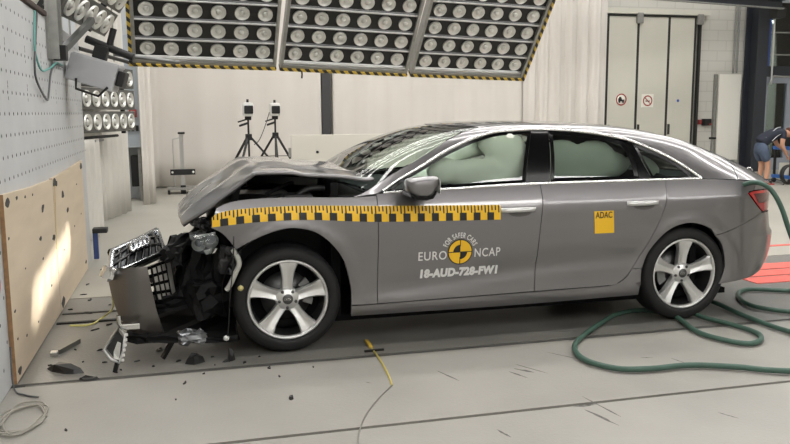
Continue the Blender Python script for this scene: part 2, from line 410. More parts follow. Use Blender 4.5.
M_wall2 = mat('side_wall_grey', (150,154,158), .8)
w2 = box_obj('wall_end', (13.46, YB-.1, 2.36), (18, YB+.1, 2.62), M_col, kind='structure')
box_obj('wall_end_upper', (13.46, YB-.0, 4.2), (18, YB+.1, HZ), M_wall2, kind='structure')
w1 = thing('window_1', 'upper window with blue post over the glass door', 'window', (14.6, YB, 2.62)); tag(w1, kind='structure')
MB().box((13.6, YB+.02, 2.62), (17.8, YB+.03, 4.2)).build('pane', M_pane, w1)
MB().box((13.60, YB-.04, 2.62), (13.78, YB+.06, 4.0)).build('post', mat('blue_post', (46,74,140), .5), w1)
for z in (2.9, 3.45): MB().box((13.78, YB-.02, z), (17.8, YB+.05, z+.03)).build('glazing_bar', M_galv, w1)
d2 = thing('door_2', 'grey framed glass door at the right edge', 'door', (14.2, YB, 0)); tag(d2, kind='structure')
MB().box((13.47, YB-.05, 0), (13.75, YB+.05, 2.36)).build('door_frame', M_dfr, d2)
MB().box((14.34, YB-.05, 0), (14.62, YB+.05, 2.36)).build('door_frame', M_dfr, d2)
MB().box((13.75, YB-.05, 2.2), (14.34, YB+.05, 2.36)).build('door_frame', M_dfr, d2)
MB().box((13.75, YB-.05, 0), (14.34, YB+.05, .30)).build('door_frame', M_dfr, d2)
MB().box((13.75, YB-.0, .30), (14.34, YB+.012, 2.2)).build('pane', M_pane, d2)
MB().box((14.60, YB-.05, 0), (18, YB+.05, 2.36)).build('door_frame', M_dfr, d2)
# the bright room beyond the glass
M_room = mat('far_room', (214,214,204), .8)
box_obj('wall_far', (13.0, 15.9, 0), (18, 16.0, HZ), M_room, kind='structure')
box_obj('wall_far_side', (13.1, YB+.4, 0), (13.2, 16.0, HZ), M_room, kind='structure')
box_obj('floor_far', (13.0, 14.0, -.12), (18, 16.0, 0), M_conc3, kind='structure')
box_obj('ceiling_far', (13.0, 14.0, HZ), (18, 16.0, HZ+.15), M_ceil, kind='structure')
w3 = thing('window_2', 'bright narrow window seen through the glass door', 'window', (15.9, 15.85, .8)); tag(w3, kind='structure')
MB().box((15.75, 15.86, .3), (16.05, 15.90, 2.4)).build('pane', mat('day_pane', (200,220,240), .5, emit=2.2), w3)
t = thing('ceiling_light', 'luminaire in the room beyond the glass door', 'light', (15.2, 14.6, 4.0))
MB().box((13.6, 14.3, 3.98), (17, 14.7, 4.0)).build('diffuser', M_lum, t); MB().box((13.5, 14.25, 4.0), (17.1, 14.75, 4.06)).build('housing', M_house, t)
for x in (14, 16.6): MB().cyl((x, 14.5, 4.06), (x, 14.5, HZ), .01, 6).build('hanger', M_galv, t)
# ---------------------------------------------------------------- crash barrier block with plywood facing
M_barr = mat('barrier_concrete', (181,182,182), .75, var=.05, scale=2.2, bump=.05, bscale=30)
M_hole = mat('hole_dark', (58,58,56), .9)
M_ply = mat('plywood', (199,182,158), .42, var=.09, scale=2.5, stretch=(1, .5, 3), spec=.5)
M_plyedge = mat('plywood_edge', (150,116,82), .7, var=.2, scale=30)
BX = -1.62
br = thing('crash_barrier', 'massive pale concrete crash barrier block dotted with rows of holes', 'crash barrier', (-3.0, 1.5, 0))
MB().box((-4.6, -1.2, 0), (BX, 3.93, 2.30)).build('block', M_barr, br, bevel=.01)
hb = MB()
for i in range(41):
    for j in range(17):
        y = -1.1+i*.126; z = .15+j*.1275
        if y > -.18 and z < 1.13: continue
        if y < -.18 and (i+j) % 2: continue
        r = .0125; hb.add([(BX+.0012, y+r*math.cos(k*1.0472), z+r*math.sin(k*1.0472)) for k in range(6)], [(0,1,2,3,4,5)])
        if j in (12, 14) and i % 5 == 1:
            for dz in (-.035, .035, .06): hb.add([(BX+.0012, y+.012+.007*math.cos(k*1.0472), z+dz+.014*math.sin(k*1.0472)) for k in range(6)], [(0,1,2,3,4,5)])
hb.build('bolt_holes', M_hole, br, kind='stuff', fix=False)
M_sp = mat('red_spray', (176,70,66), .8)
MB().lathe([(0, .0015), (.05, .0015)], (BX, -.32, .62), 'x', 16).build('paint_mark', M_sp, br, label='small red paint mark')
def plysheet(y0, y1, z1a, z1b, label, marks):
    t = thing('plywood_sheet', label, 'plywood sheet', (-1.6, (y0+y1)/2, 0), 'plywood sheets on the barrier')
    poly = [(0, y0, .012), (0, y1, .012), (0, y1, z1b), (0, (y0+y1)/2, (z1a+z1b)/2-.008), (0, y0, z1a)]
    MB().prism([(BX+.002, p[1], p[2]) for p in poly], (.024, 0, 0)).build('panel', M_ply, t)
    MB().box((BX+.002, y0-.006, .012), (BX+.0262, y0-.0005, z1a)).build('edge', M_plyedge, t)
    for y, z, r in marks:
        n = 9; rr = random.Random(int(y*1000)); mb = MB()
        P = [(BX+.0275, y+2.2*r*rr.uniform(.5, 1.1)*math.cos(6.283*k/n), z+.9*r*rr.uniform(.5, 1.1)*math.sin(6.283*k/n)) for k in range(n)]
        mb.prism(P, (-.003, 0, 0)); mb.build('bolt_hole', M_hole, t)
    return t
plysheet(-.165, 1.545, 1.105, 1.055, 'near plywood sheet on the barrier beside the wrecked bumper', [(-.064,1.049,.032),(1.048,.892,.035),(.192,1.051,.016),(.887,.70,.022),(.45,1.03,.012),(.70,1.02,.012),(-.102,.85,.012),(-.06,.06,.03),(-.08,.42,.012),(1.433,.626,.035),(.93,.55,.012),(.2,.2,.012),(.6,.18,.010),(-.06,.25,.010),(1.2,.3,.012),(.3,.6,.008)])
plysheet(1.553, 3.39, 1.06, 1.095, 'far plywood sheet on the barrier towards the curtain', [(1.62,1.02,.045),(1.72,1.01,.03),(2.017,.887,.042),(3.288,1.035,.045),(2.244,.736,.03),(1.70,.06,.05),(3.25,.10,.03),(2.6,.55,.012),(3.1,.6,.012),(2.9,.9,.012),(1.9,.45,.012)])
MB().prism([(BX+.0285, 1.62, 1.0), (BX+.0285, 1.56, .70), (BX+.0285, 1.50, .52), (BX+.0285, 1.515, .52), (BX+.0285, 1.575, .70), (BX+.0285, 1.635, 1.0)], (-.001, 0, 0)).build('yellow_strip', mat('yellow_tape', (206,180,66), .6), None, 'thin yellow strip on the plywood seam', 'tape')
# steel channel bolted to the block, carrying the upper lamp bank and the boxed camera
t = thing('steel_bracket', 'galvanised upright channel and diagonal brace on the barrier block', 'bracket', (-1.55, 2.0, 1.98))
MB().box((BX+.002, 1.86, 1.98), (BX+.02, 2.12, 3.3)).build('back_plate', M_galv, t)
for y in (1.87, 2.09): MB().box((BX+.02, y, 1.98), (BX+.09, y+.02, 3.3)).build('flange', M_galv, t)
MB().bar((BX+.08, 2.12, 2.06), (-1.36, 2.75, 2.38), .05, .05).build('brace', M_steel, t)
for z in (2.1, 2.25, 2.45): MB().cyl((BX+.02, 1.98, z), (BX+.045, 1.98, z), .02, 8).build('bolt', M_black, t)
MB().bar((BX+.06, 2.0, 3.2), (-1.25, 3.0, 2.72), .05, .05).build('arm', M_steel, t)
MB().rbox((BX+.02, 2.02, 1.98), (BX+.12, 2.14, 2.10), .01).build('socket', M_black, t)
MB().rbox((BX-.3, 1.0, 2.302), (BX+.02, 1.85, 2.34), .01).build('cap_plate', mat('rust', (62,48,42), .8, var=.3, scale=20), t)

# ---------------------------------------------------------------- lamps
M_chrome = mat('lamp_chrome', (222,222,218), .36, metal=.75)
M_bulb = mat('lamp_bulb', (210,210,206), .3, metal=.4)
M_tray = mat('lamp_tray', (20,20,21), .5)
M_bankgrey = mat('bank_grey', (92,92,88), .5, metal=.3)
def stripe_mat():
    m = mat('hazard_stripes', (200,170,40), .6); nt = m.node_tree; b = nt.nodes['Principled BSDF']
    tc = nt.nodes.new('ShaderNodeTexCoord'); sp = nt.nodes.new('ShaderNodeSeparateXYZ'); nt.links.new(tc.outputs['Object'], sp.inputs[0])
    a = nt.nodes.new('ShaderNodeMath'); a.operation = 'ADD'; nt.links.new(sp.outputs['X'], a.inputs[0]); nt.links.new(sp.outputs['Z'], a.inputs[1])
    mu = nt.nodes.new('ShaderNodeMath'); mu.operation = 'MULTIPLY'; mu.inputs[1].default_value = 8.5; nt.links.new(a.outputs[0], mu.inputs[0])
    fr = nt.nodes.new('ShaderNodeMath'); fr.operation = 'FRACT'; nt.links.new(mu.outputs[0], fr.inputs[0])
    gt = nt.nodes.new('ShaderNodeMath'); gt.operation = 'GREATER_THAN'; gt.inputs[1].default_value = .5; nt.links.new(fr.outputs[0], gt.inputs[0])
    mx = nt.nodes.new('ShaderNodeMix'); mx.data_type = 'RGBA'; mx.inputs['A'].default_value = (*lin((196,166,64)), 1); mx.inputs['B'].default_value = (*lin((34,32,30)), 1)
    nt.links.new(gt.outputs[0], mx.inputs['Factor']); nt.links.new(mx.outputs['Result'], b.inputs['Base Color'])
    return m
M_haz = stripe_mat()
def lamp_meshes():
    mb = MB(); R = .094                                       # axis along y, opening towards -y
    mb.lathe([(R+.006, .02), (R+.006, -.012), (R, -.014), (R-.006, -.008), (R*.86, -.002), (R*.66, .008), (R*.42, .015), (.018, .018), (0, .018)], (0, 0, 0), 'y', 24)
    a = mb.build('lamp', M_chrome, None, local=True, fix=False).data
    mb = MB(); mb.lathe([(0, -.016), (.020, -.012), (.034, -.002), (.040, .008), (.034, .016)], (0, 0, 0), 'y', 14)
    b = mb.build('bulb', M_bulb, None, local=True, fix=False).data
    for o in [o for o in bpy.data.objects if o.data in (a, b)]: bpy.data.objects.remove(o)
    return a, b
LAMP, BULB = lamp_meshes()
def add_lamp(parent, loc, scale=1.):
    o = bpy.data.objects.new('lamp', LAMP); COL.objects.link(o); o.parent = parent; o.location = loc; o.scale = (scale,)*3
    q = bpy.data.objects.new('bulb', BULB); COL.objects.link(q); q.parent = o
    return o
def frame_matrix(P, row, up):
    row = Vector(row).normalized(); up = Vector(up); up = (up-row*up.dot(row)).normalized(); y = up.cross(row)
    m = Matrix((row, y, up)).transposed().to_4x4(); m.translation = Vector(P); return m
def lamp_array(P, row, up, label, rows=6, cols=6, a=.28, b=.268, left=False, right=False, beam=None):
    t = thing('lamp_array', label, 'lamp array', group='overhead lamp arrays'); t.matrix_world = frame_matrix(P, row, up)
    x0, x1 = -.148, (cols-1)*a+.148; z0, z1 = -.19, (rows-1)*b+.19
    for j in range(rows):
        MB().box((x0, .02, j*b-.112), (x1, .10, j*b+.112)).build('lamp_tray', M_tray, t, local=True)
        for i in range(cols): add_lamp(t, (i*a, 0, j*b), .9)
        if j: MB().cyl((x0-.01, -.01, j*b-b/2), (x1+.01, -.01, j*b-b/2), .013, 8).build('rail', M_alu, t, local=True)
    MB().cyl((x0-.01, -.01, -b/2), (x1+.01, -.01, -b/2), .013, 8).build('rail', M_alu, t, local=True)
    for x in (x0-.012, x1+.012): MB().box((x-.02, -.03, z0), (x+.02, .12, z1)).build('side_profile', M_galv, t, local=True)
    for z in (z0, z1): MB().box((x0-.03, -.02, z-.02), (x1+.03, .12, z+.02)).build('end_profile', M_galv, t, local=True)
    MB().box((x0-.035, -.045, z0-.055), (x1+.035, .08, z0-.02)).build('hazard_edge', M_haz, t, local=True, label='black and yellow striped edge')
    if left: MB().box((x0-.075, -.045, z0-.055), (x0-.035, .08, z1)).build('hazard_edge', M_haz, t, local=True, label='black and yellow striped edge')
    if right: MB().box((x1+.035, -.045, z0-.055), (x1+.07, .08, z1)).build('hazard_edge', M_haz, t, local=True, label='black and yellow striped edge')
    im = t.matrix_world.inverted()
    for x in (.1, (cols-1)*a-.1):
        for zz in (z0+.1, z1-.1):
            p = t.matrix_world@Vector((x, .12, zz))
            MB().cyl(im@p, im@Vector((p.x, p.y, HZ)), .012, 6).build('hanger', M_galv, t, local=True)
    for col, tgt in beam or ():                               # added spots at unlit lamps, standing in for a reflection on the plywood
        ld = bpy.data.lights.new('added_patch_spot', 'SPOT'); ld.energy = 5000; ld.spot_size = math.radians(3.3); ld.spot_blend = 1.; ld.shadow_soft_size = .03; ld.color = (1, .96, .88)
        lo = bpy.data.objects.new('added_patch_spot', ld); COL.objects.link(lo); lo.parent = t
        src = Vector((col*a, -.03, 0)); d = (im@Vector(tgt)-src).normalized()
        lo.location = src; lo.rotation_euler = d.to_track_quat('-Z', 'Y').to_euler()
    return t
lamp_array((-.998, 5.38, 2.342), (1, .012, -.023), (.026, -.606, .795), 'left of three overhead lamp arrays, striped along its left edge', left=True)
lamp_array((.838, 5.592, 2.307), (.998, .043, -.037), (.055, -.59, .805), 'middle of three overhead lamp arrays with round chrome lamps')
lamp_array((2.706, 5.867, 2.248), (.997, .074, -.027), (.066, -.608, .791), 'right of three overhead lamp arrays, striped along its right edge', right=True, beam=[(k, (-1.594, .62+.30*k, .33+.028*k)) for k in range(6)])
MB().tube([(.95, 5.80, 2.10), (.955, 5.80, 2.05), (.95, 5.80, 2.0)], .012, 6).build('hanging_plug', M_black, None, 'small black plug hanging under the middle lamp array', 'plug')
def lamp_bank(P, row, up, label, rows, cols, a, b, name='lamp_bank', wall=None, ls=1.):
    t = thing(name, label, 'lamp bank', group='side lamp banks'); t.matrix_world = frame_matrix(P, row, up)
    for j in range(rows):
        h = b*.46
        MB().box((-.17, .004, j*b-h), ((cols-1)*a+.17, .13, j*b+h)).build('housing', M_bankgrey, t, local=True)
        for i in range(cols): add_lamp(t, (i*a, -.005, j*b), ls)
    for x in (-.12, (cols-1)*a+.12):
        MB().box((x-.025, .13, -b*.6), (x+.025, .18, (rows-1)*b+b*.6)).build('upright', M_black, t, local=True)
    return t
t = lamp_bank((-1.725, 5.291, 1.446), (.297, .955, 0), (.0, -.0, 1), 'side lamp bank of three rows hanging past the barrier block', 3, 6, .28, .285)
MB().cyl((-.2, .08, -.19), (1.1, .08, -.19), .018, 8).build('conduit', M_black, t, local=True)
MB().cyl((.2, .08, -.24), (.6, .08, -.23), .02, 8).build('conduit', M_steel, t, local=True)
MB().cyl((-.2, -.03, .86), (1.6, -.03, .78), .025, 8).build('top_bar', M_black, t, local=True)
for x in (0, 1.3): MB().cyl((x, .15, .8), (x, .15, HZ-1.446), .012, 6).build('hanger', M_galv, t, local=True)
t = lamp_bank((-1.475, 2.33, 2.455), (.19, 1., -.045), (.55, -.1, .83), 'upper lamp bank tilted down above the barrier block', 2, 5, .255, .27)
for x in (.2, .9):
    p = t.matrix_world@Vector((x, .18, .3)); im = t.matrix_world.inverted()
    MB().cyl(im@p, im@Vector((p.x, p.y, HZ)), .012, 6).build('hanger', M_galv, t, local=True)
# camera in a grey box under the upper lamp bank
M_cbox = mat('camera_box_grey', (178,179,182), .5)
t = thing('boxed_camera', 'grey boxed camera hanging beside the barrier block', 'camera')
t.matrix_world = Matrix.Translation((-1.355, 2.8, 1.925))@Matrix.Rotation(math.radians(-8), 4, 'Z')@Matrix.Rotation(math.radians(17), 4, 'Y')
MB().rbox((-.22, -.13, -.13), (.20, .13, .11), .012).build('box', M_cbox, t, local=True)
MB().rbox((-.205, -.125, .085), (.21, .125, .12), .008).build('lid', M_cbox, t, local=True)
MB().rbox((.20, -.09, -.07), (.27, .09, .07), .02).build('lens', M_black, t, local=True)
MB().tube([(-.12, -.13, -.10), (-.10, -.13, -.19), (.10, -.13, -.20), (.16, -.13, -.10)], .012, 6).build('handle', M_black, t, local=True)
MB().rbox((-.06, -.05, .12), (.06, .05, .24), .01).build('clamp', M_black, t, local=True)
MB().cyl((-.16, .02, .26), (.28, .02, .22), .035, 10).build('pan_head', M_black, t, local=True)
MB().cyl((.05, .02, .24), (.05, .02, .42), .03, 8).build('stem', M_black, t, local=True)
MB().cyl((.1, .05, .20), (.65, .2, .30), .018, 8).build('boom', M_steel, t, local=True)
M_teal = mat('teal_cable', (96,158,150), .5); M_cab = mat('grey_cable', (84,86,88), .5)
MB().tube([(-1.6,1.30,2.28),(-1.6,1.22,2.1),(-1.6,1.21,1.98),(-1.6,1.42,1.87),(-1.59,1.75,1.90),(-1.58,2.05,1.96),(-1.6,2.5,1.965)], .008, 6, True).build('signal_cable', M_teal, None, 'thin teal cable looping down the barrier to the boxed camera', 'cable')
MB().tube([(-1.6,1.40,2.28),(-1.6,1.28,2.1),(-1.6,1.16,1.9),(-1.6,1.2,1.78),(-1.6,1.58,1.655),(-1.6,1.70,1.72),(-1.59,1.80,1.875),(-1.6,2.15,1.95),(-1.6,2.5,1.95)], .008, 6, True).build('power_cable', M_cab, None, 'dark grey cable hanging in a loop on the barrier', 'cable')
MB().tube([(-1.44,-.42,.008),(-1.52,-.36,.008),(-1.59,-.28,.03),(-1.605,-.22,.25)], .005, 5, True).build('thin_wire', M_cab, None, 'thin grey wire running down the barrier corner', 'wire')
rr = random.Random(5); pts = []
for k in range(26): pts.append((-1.465+.13*math.cos(k*1.02)*rr.uniform(.6, 1.05), -.74+.24*math.sin(k*1.02)*rr.uniform(.6, 1.1)-.0, .008+.002*(k % 5)))
MB().tube(pts, .0045, 5, True).build('wire_coil', mat('coil_grey', (150,146,136), .5), None, 'loose coil of thin grey wire at the barrier corner', 'wire coil')
# electrical cabinet behind the curtains
t = thing('electrical_cabinet', 'pale blue-grey electrical cabinet behind the side lamp bank', 'cabinet', (-1.5, 10.0, 0))
M_cabn = mat('cabinet_grey', (178,186,194), .5)
MB().rbox((-2.2, 9.8, .95), (-1.36, 10.3, 2.9), .01).build('cabinet_body', M_cabn, t); MB().box((-2.1, 9.79, 1.2), (-1.42, 9.798, 2.8)).build('cabinet_door', M_cabn, t)
MB().rbox((-1.53, 9.74, 1.48), (-1.40, 9.80, 1.62), .008).build('switch_box', M_sred, t); MB().box((-1.50, 9.735, 1.51), (-1.43, 9.742, 1.59)).build('switch_face', M_swhite, t)
for x in (-1.57, -1.50, -1.43): MB().rbox((x, 9.75, 1.24), (x+.05, 9.80, 1.34), .006).build('socket', M_black, t)
for x in (-2.15, -1.42): MB().box((x, 9.85, 0), (x+.05, 10.25, .95)).build('leg', M_galv, t)
MB().rbox((-1.55, 9.9, .25), (-1.36, 10.2, .8), .02).build('cable_duct', M_black, t)
box_obj('wall_trim', (-2.6, 10.4, 0), (-1.33, 10.45, 6), mat('pale_blue_wall', (196,200,204), .8), kind='structure').name = 'trim_1'
t = thing('trestle_foot', 'small blue stand at the foot of the barrier end', 'stand', (-1.62, 4.0, 0))
M_blue = mat('stand_blue', (58,78,132), .5)
MB().box((-1.60, 3.98, 0), (-1.55, 4.04, .28)).build('post', M_blue, t); MB().rbox((-1.60, 3.95, .28), (-1.45, 4.10, .33), .01).build('cap', M_black, t)

# ---------------------------------------------------------------- two tripods with white cameras, measuring stand, low white screen
M_camw = mat('camera_white', (222,222,218), .4)
def tripod(x, y, h, rz, label, clabel, sp):
    t = thing('tripod', label, 'tripod', (x, y, 0), 'camera tripods')
    MB().cyl((0, 0, h-.65), (0, 0, h), .016, 8).build('centre_column', M_black, t, local=True)
    MB().rbox((-.05, -.05, h-.32), (.05, .05, h-.22), .01).build('collar', M_black, t, local=True)
    for k in range(3):
        a = rz+k*2.0944; c, s = math.cos(a), math.sin(a)
        mb = MB(); mb.bar((.03*c, .03*s, h-.27), (.55*sp*c, .55*sp*s, .55), .030); mb.bar((.54*sp*c, .54*sp*s, .58), (sp*c, sp*s, 0), .022); mb.build('leg', M_black, t, local=True)
        MB().bar((0, 0, h-.62), (.36*sp*c, .36*sp*s, .80), .012).build('strut', M_black, t, local=True)
    MB().rbox((-.05, -.04, h), (.05, .04, h+.06), .01).build('pan_head', M_black, t, local=True)
    MB().cyl((0, 0, h+.02), (-.16, .05, h-.03), .012, 6).build('pan_handle', M_black, t, local=True)
    MB().cyl((0, -.1, h-.04), (-.15, -.1, h-.09), .018, 6).build('pan_handle', M_black, t, local=True)
    c = thing('video_camera', clabel, 'camera', (x, y, h+.06), 'white cameras on tripods')
    MB().rbox((-.085, -.12, 0), (.085, .14, .22), .05).build('camera_body', M_camw, c, local=True)
    MB().rbox((-.065, -.135, .04), (.075, -.11, .17), .02).build('lens', M_black, c, local=True)
    MB().cyl((0, 0, .22), (0, 0, .27), .02, 10).build('knob', M_black, c, local=True)
    return t
tripod(.39, 8.0, 1.43, 2.2, 'black tripod left of its twin behind the hood', 'white camera on the left tripod behind the hood', 1.0)
tripod(.90, 8.75, 1.43, 2.6, 'black tripod next to the low white screen', 'white camera on the tripod next to the white screen', .8)
MB().tube([(.80, 8.66, 1.55), (.75, 8.55, 1.44), (.66, 8.35, 1.25), (.56, 8.1, 1.10), (.47, 7.95, 1.04)], .007, 6, True).build('camera_cable', M_black, None, 'black cable slung between the two tripod cameras', 'cable')
t = thing('measuring_stand', 'aluminium stand with black target bar left of the hood', 'stand', (-.68, 11.0, 0))
MB().box((-.71, 10.97, .05), (-.63, 11.03, 1.16)).build('post', M_alu, t); MB().cyl((-.73, 10.9, 1.17), (-.60, 10.9, 1.17), .02, 8).build('top_knob', M_black, t)
MB().box((-.90, 10.93, .36), (-.43, 10.97, .47)).build('target_bar', M_black, t)
for x in (-.86, -.47): MB().lathe([(0, 0), (.022, 0), (.022, .01)], (x, 10.921, .415), 'y', 14).build('target_dot', M_camw, t)
MB().cyl((-.83, 11.0, .06), (-.83, 11.0, 1.05), .012, 8).build('guide_rod', M_alu, t); MB().cyl((-.83, 11.0, 1.05), (-.69, 11.0, 1.08), .012, 8).build('guide_rod', M_alu, t)
MB().box((-.96, 10.8, .08), (-.42, 11.25, .12)).build('base_plate', M_galv, t); MB().rbox((-.72, 10.9, .0), (-.62, 11.0, .16), .01).build('foot', M_black, t)
for p in ((-.94, 10.82), (-.46, 10.82), (-.94, 11.2), (-.46, 11.2)): MB().cyl((p[0], p[1], 0), (p[0], p[1], .1), .02, 8).build('foot', M_black, t)
t = thing('low_screen', 'low white screen panel behind the windscreen', 'screen', (1.8, 7.4, 0))
MB().rbox((.99, 7.4, .08), (3.0, 7.46, 1.20), .008).build('panel', mat('screen_white', (216,212,202), .6), t)
MB().box((.955, 7.38, .86), (.99, 7.46, 1.0)).build('hinge', M_galv, t)
MB().lathe([(0, 0), (.022, 0), (.022, .01)], (1.40, 7.39, .93), 'y', 12).build('hole', M_black, t)
for x in (1.1, 2.9): MB().box((x-.03, 7.2, 0), (x+.03, 7.66, .08)).build('foot', M_galv, t)
# ================================================================ the crashed saloon
def paint_mat():
    m = mat('grey_paint', (122,120,121), .30, metal=.75, coat=1.); nt = m.node_tree; b = nt.nodes['Principled BSDF']
    n = nt.nodes.new('ShaderNodeTexNoise'); n.inputs['Scale'].default_value = 900; tc = nt.nodes.new('ShaderNodeTexCoord')
    nt.links.new(tc.outputs['Object'], n.inputs['Vector']); bp = nt.nodes.new('ShaderNodeBump'); bp.inputs['Strength'].default_value = .03; bp.inputs['Distance'].default_value = .001
    nt.links.new(n.outputs['Fac'], bp.inputs['Height']); nt.links.new(bp.outputs['Normal'], b.inputs['Normal'])
    return m
M_paint = paint_mat()
M_bright = mat('bright_trim', (214,214,212), .16, metal=1.)
M_gloss = mat('gloss_black', (9,9,10), .16, spec=.25)
M_rubber = mat('tyre_rubber', (17,17,18), .7, bump=.05, bscale=120)
M_under = mat('underbody_black', (7,7,8), .9, spec=.2)
M_alloy = mat('alloy_silver', (214,214,212), .34, metal=.7)
M_disc = mat('brake_disc', (92,92,92), .4, metal=.8)
M_glass = glass('side_glass', (236,243,238)); M_wglass = glass('windscreen_glass', (222,234,228), 1.0); M_tglass = glass('tinted_glass', (196,206,200))
M_cloth = mat('seat_cloth', (48,48,50), .8)
M_bag = mat('airbag_cloth', (236,240,228), .8, var=.05, scale=4, bump=.15, bscale=14)
M_yel = mat('tape_yellow', (240,190,36), .45); M_ink = mat('print_black', (26,25,24), .5); M_prw = mat('print_white', (222,222,220), .5)
M_lampred = mat('lamp_red', (170,28,30), .12, coat=1.); M_lampdark = mat('lamp_dark_red', (70,14,18), .15, coat=1.)
car = thing('saloon_car', 'grey metallic saloon car with crushed front, deployed airbags and yellow ruler tape', 'car', (1.7, YC, 0))
CEN = Vector((1.7, YC, .7))
def seg_path(segs, step=.03):                                 # closed outline from runs of points; runs meet in sharp corners
    out = []
    for s in segs:
        P = catmull(s, 14) if len(s) > 2 else [s[0], s[1]]
        Q = [P[0]]; acc = 0.
        L = sum(math.dist(a, b) for a, b in zip(P, P[1:])); n = max(1, round(L/step)); k = 0; d = 0.
        cum = [0.]
        for a, b in zip(P, P[1:]): cum.append(cum[-1]+math.dist(a, b))
        for i in range(n):
            t = L*i/n
            while k < len(cum)-2 and t > cum[k+1]: k += 1
            u = (t-cum[k])/max(1e-9, cum[k+1]-cum[k]); out.append(tuple(P[k][j]+(P[k+1][j]-P[k][j])*u for j in range(2)))
    return out
def inset(poly, g):
    n = len(poly); ar = sum(poly[i][0]*poly[(i+1) % n][1]-poly[(i+1) % n][0]*poly[i][1] for i in range(n)); sg = 1 if ar > 0 else -1
    out = []
    for i in range(n):
        a, b, c = poly[i-1], poly[i], poly[(i+1) % n]
        e1 = Vector((b[0]-a[0], b[1]-a[1])); e2 = Vector((c[0]-b[0], c[1]-b[1]))
        if e1.length < 1e-9 or e2.length < 1e-9: out.append(b); continue
        e1.normalize(); e2.normalize(); n1 = Vector((-e1.y, e1.x))*sg; n2 = Vector((-e2.y, e2.x))*sg
        m = n1+n2
        if m.length < .2: out.append((b[0]+n1.x*g, b[1]+n1.y*g)); continue
        m = m/max(.5, m.length_squared/2) if True else m
        out.append((b[0]+m.x*g, b[1]+m.y*g))
    return out
def inside(p, poly):
    c = False; x, y = p; j = len(poly)-1
    for i in range(len(poly)):
        xi, yi = poly[i]; xj, yj = poly[j]
        if (yi > y) != (yj > y) and x < (xj-xi)*(y-yi)/(yj-yi)+xi: c = not c
        j = i
    return c
def surf_n(fn, p, q):
    e = .004; a = Vector(fn(p+e, q))-Vector(fn(p-e, q)); b = Vector(fn(p, q+e))-Vector(fn(p, q-e)); n = a.cross(b)
    P = Vector(fn(p, q))
    if n.length < 1e-12: n = P-CEN
    n.normalize()
    if n.dot(P-CEN) < 0: n = -n
    return P, n
def panel(name, segs, fn, m, parent=None, step=.035, off=0., gap=.0025, thick=.014, mirror=True, raw=None, **kw):
    parent = parent or car
    poly = raw if raw else seg_path(segs, step*.8)
    if gap: poly = inset(poly, gap)
    pts = [Vector(p) for p in poly]; nb = len(pts)
    lo = [min(p[i] for p in poly) for i in range(2)]; hi = [max(p[i] for p in poly) for i in range(2)]
    big = inset(poly, step*.55); i = 0; y = lo[1]+step/2
    while y < hi[1]:
        x = lo[0]+(step/2 if i % 2 else step)
        while x < hi[0]:
            if inside((x, y), big) and inside((x, y), poly): pts.append(Vector((x, y)))
            x += step
        y += step*.87; i += 1
    r = delaunay_2d_cdt(pts, [(k, (k+1) % nb) for k in range(nb)], [], 1, 1e-5)
    V2, F = r[0], [list(f) for f in r[2]]
    V = []; N = []
    for p in V2:
        P, n = surf_n(fn, p[0], p[1]); V.append(P+n*off); N.append(n)
    # boundary loop -> rim going inwards
    cnt = {}
    for f in F:
        for a, b in zip(f, f[1:]+f[:1]): cnt[(a, b)] = 1
    k0 = len(V); rim = []
    for (a, b) in list(cnt):
        if (b, a) in cnt: continue
        t = (V[b]-V[a]).normalized(); s = N[a].cross(t).normalized()
        i0 = len(V)
        for q in (a, b):
            V.append(V[q].copy()); N.append(s); V.append(V[q]-N[q]*thick); N.append(s)
        rim.append((i0, i0+2, i0+3, i0+1))
    allf = F+rim
    def make(mir):
        me = bpy.data.meshes.new(name); o = bpy.data.objects.new(name, me); COL.objects.link(o); o.parent = parent; w = wloc(parent)
        VV = [(Vector((p.x, 2*YC-p.y, p.z)) if mir else p)-w for p in V]; NN = [Vector((n.x, -n.y, n.z)) if mir else n for n in N]
        FF = []
        for f in allf:
            fn_ = (VV[f[1]]-VV[f[0]]).cross(VV[f[2]]-VV[f[0]])
            FF.append(tuple(reversed(f)) if fn_.dot(NN[f[0]]) < 0 else tuple(f))
        me.from_pydata(VV, [], FF); me.polygons.foreach_set('use_smooth', [True]*len(FF)); me.update()
        me.normals_split_custom_set_from_vertices([tuple(n) for n in NN]); me.materials.append(m)
        return tag(o, kw.get('label'))
    o = make(False)
    if mirror: make(True)
    return o
def side_in(a, z): return side(a, z)
# ---- flank panels (run along the car, height)
BELT = lambda x0, x1, n=8: [(x0+(x1-x0)*i/n, belt(x0+(x1-x0)*i/n)) for i in range(n+1)]
FA = [(.409,.226),(.403,.435),(.346,.621),(.212,.770),(.065,.822),(-.062,.812),(-.209,.759),(-.32,.668)]
RA = [(2.54,.216),(2.549,.406),(2.618,.572),(2.75,.697),(2.915,.737),(3.091,.692),(3.217,.564),(3.280,.404),(3.256,.262)]
fender = panel('front_fender', [[(.588,.29),(.592,.70),(.594,1.008)], [(.594,1.008),(.42,1.004),(.03,1.016),(-.2,1.013),(-.35,.995),(-.43,.963)], [(-.43,.963),(-.455,.90),(-.471,.841)], [(-.471,.841),(-.40,.801),(-.32,.70)], [(-.32,.70)]+FA[::-1][1:-1]+[(.408,.29)], [(.408,.29),(.588,.29)]], side, M_paint)
fdoor = panel('front_door', [[(.588,.29),(1.712,.300)], [(1.712,.300),(1.738,.726),(1.762,.94),(1.762,belt(1.762))], BELT(1.762,.594), [(.594,belt(.594)),(.592,.70),(.588,.29)]], side, M_paint)
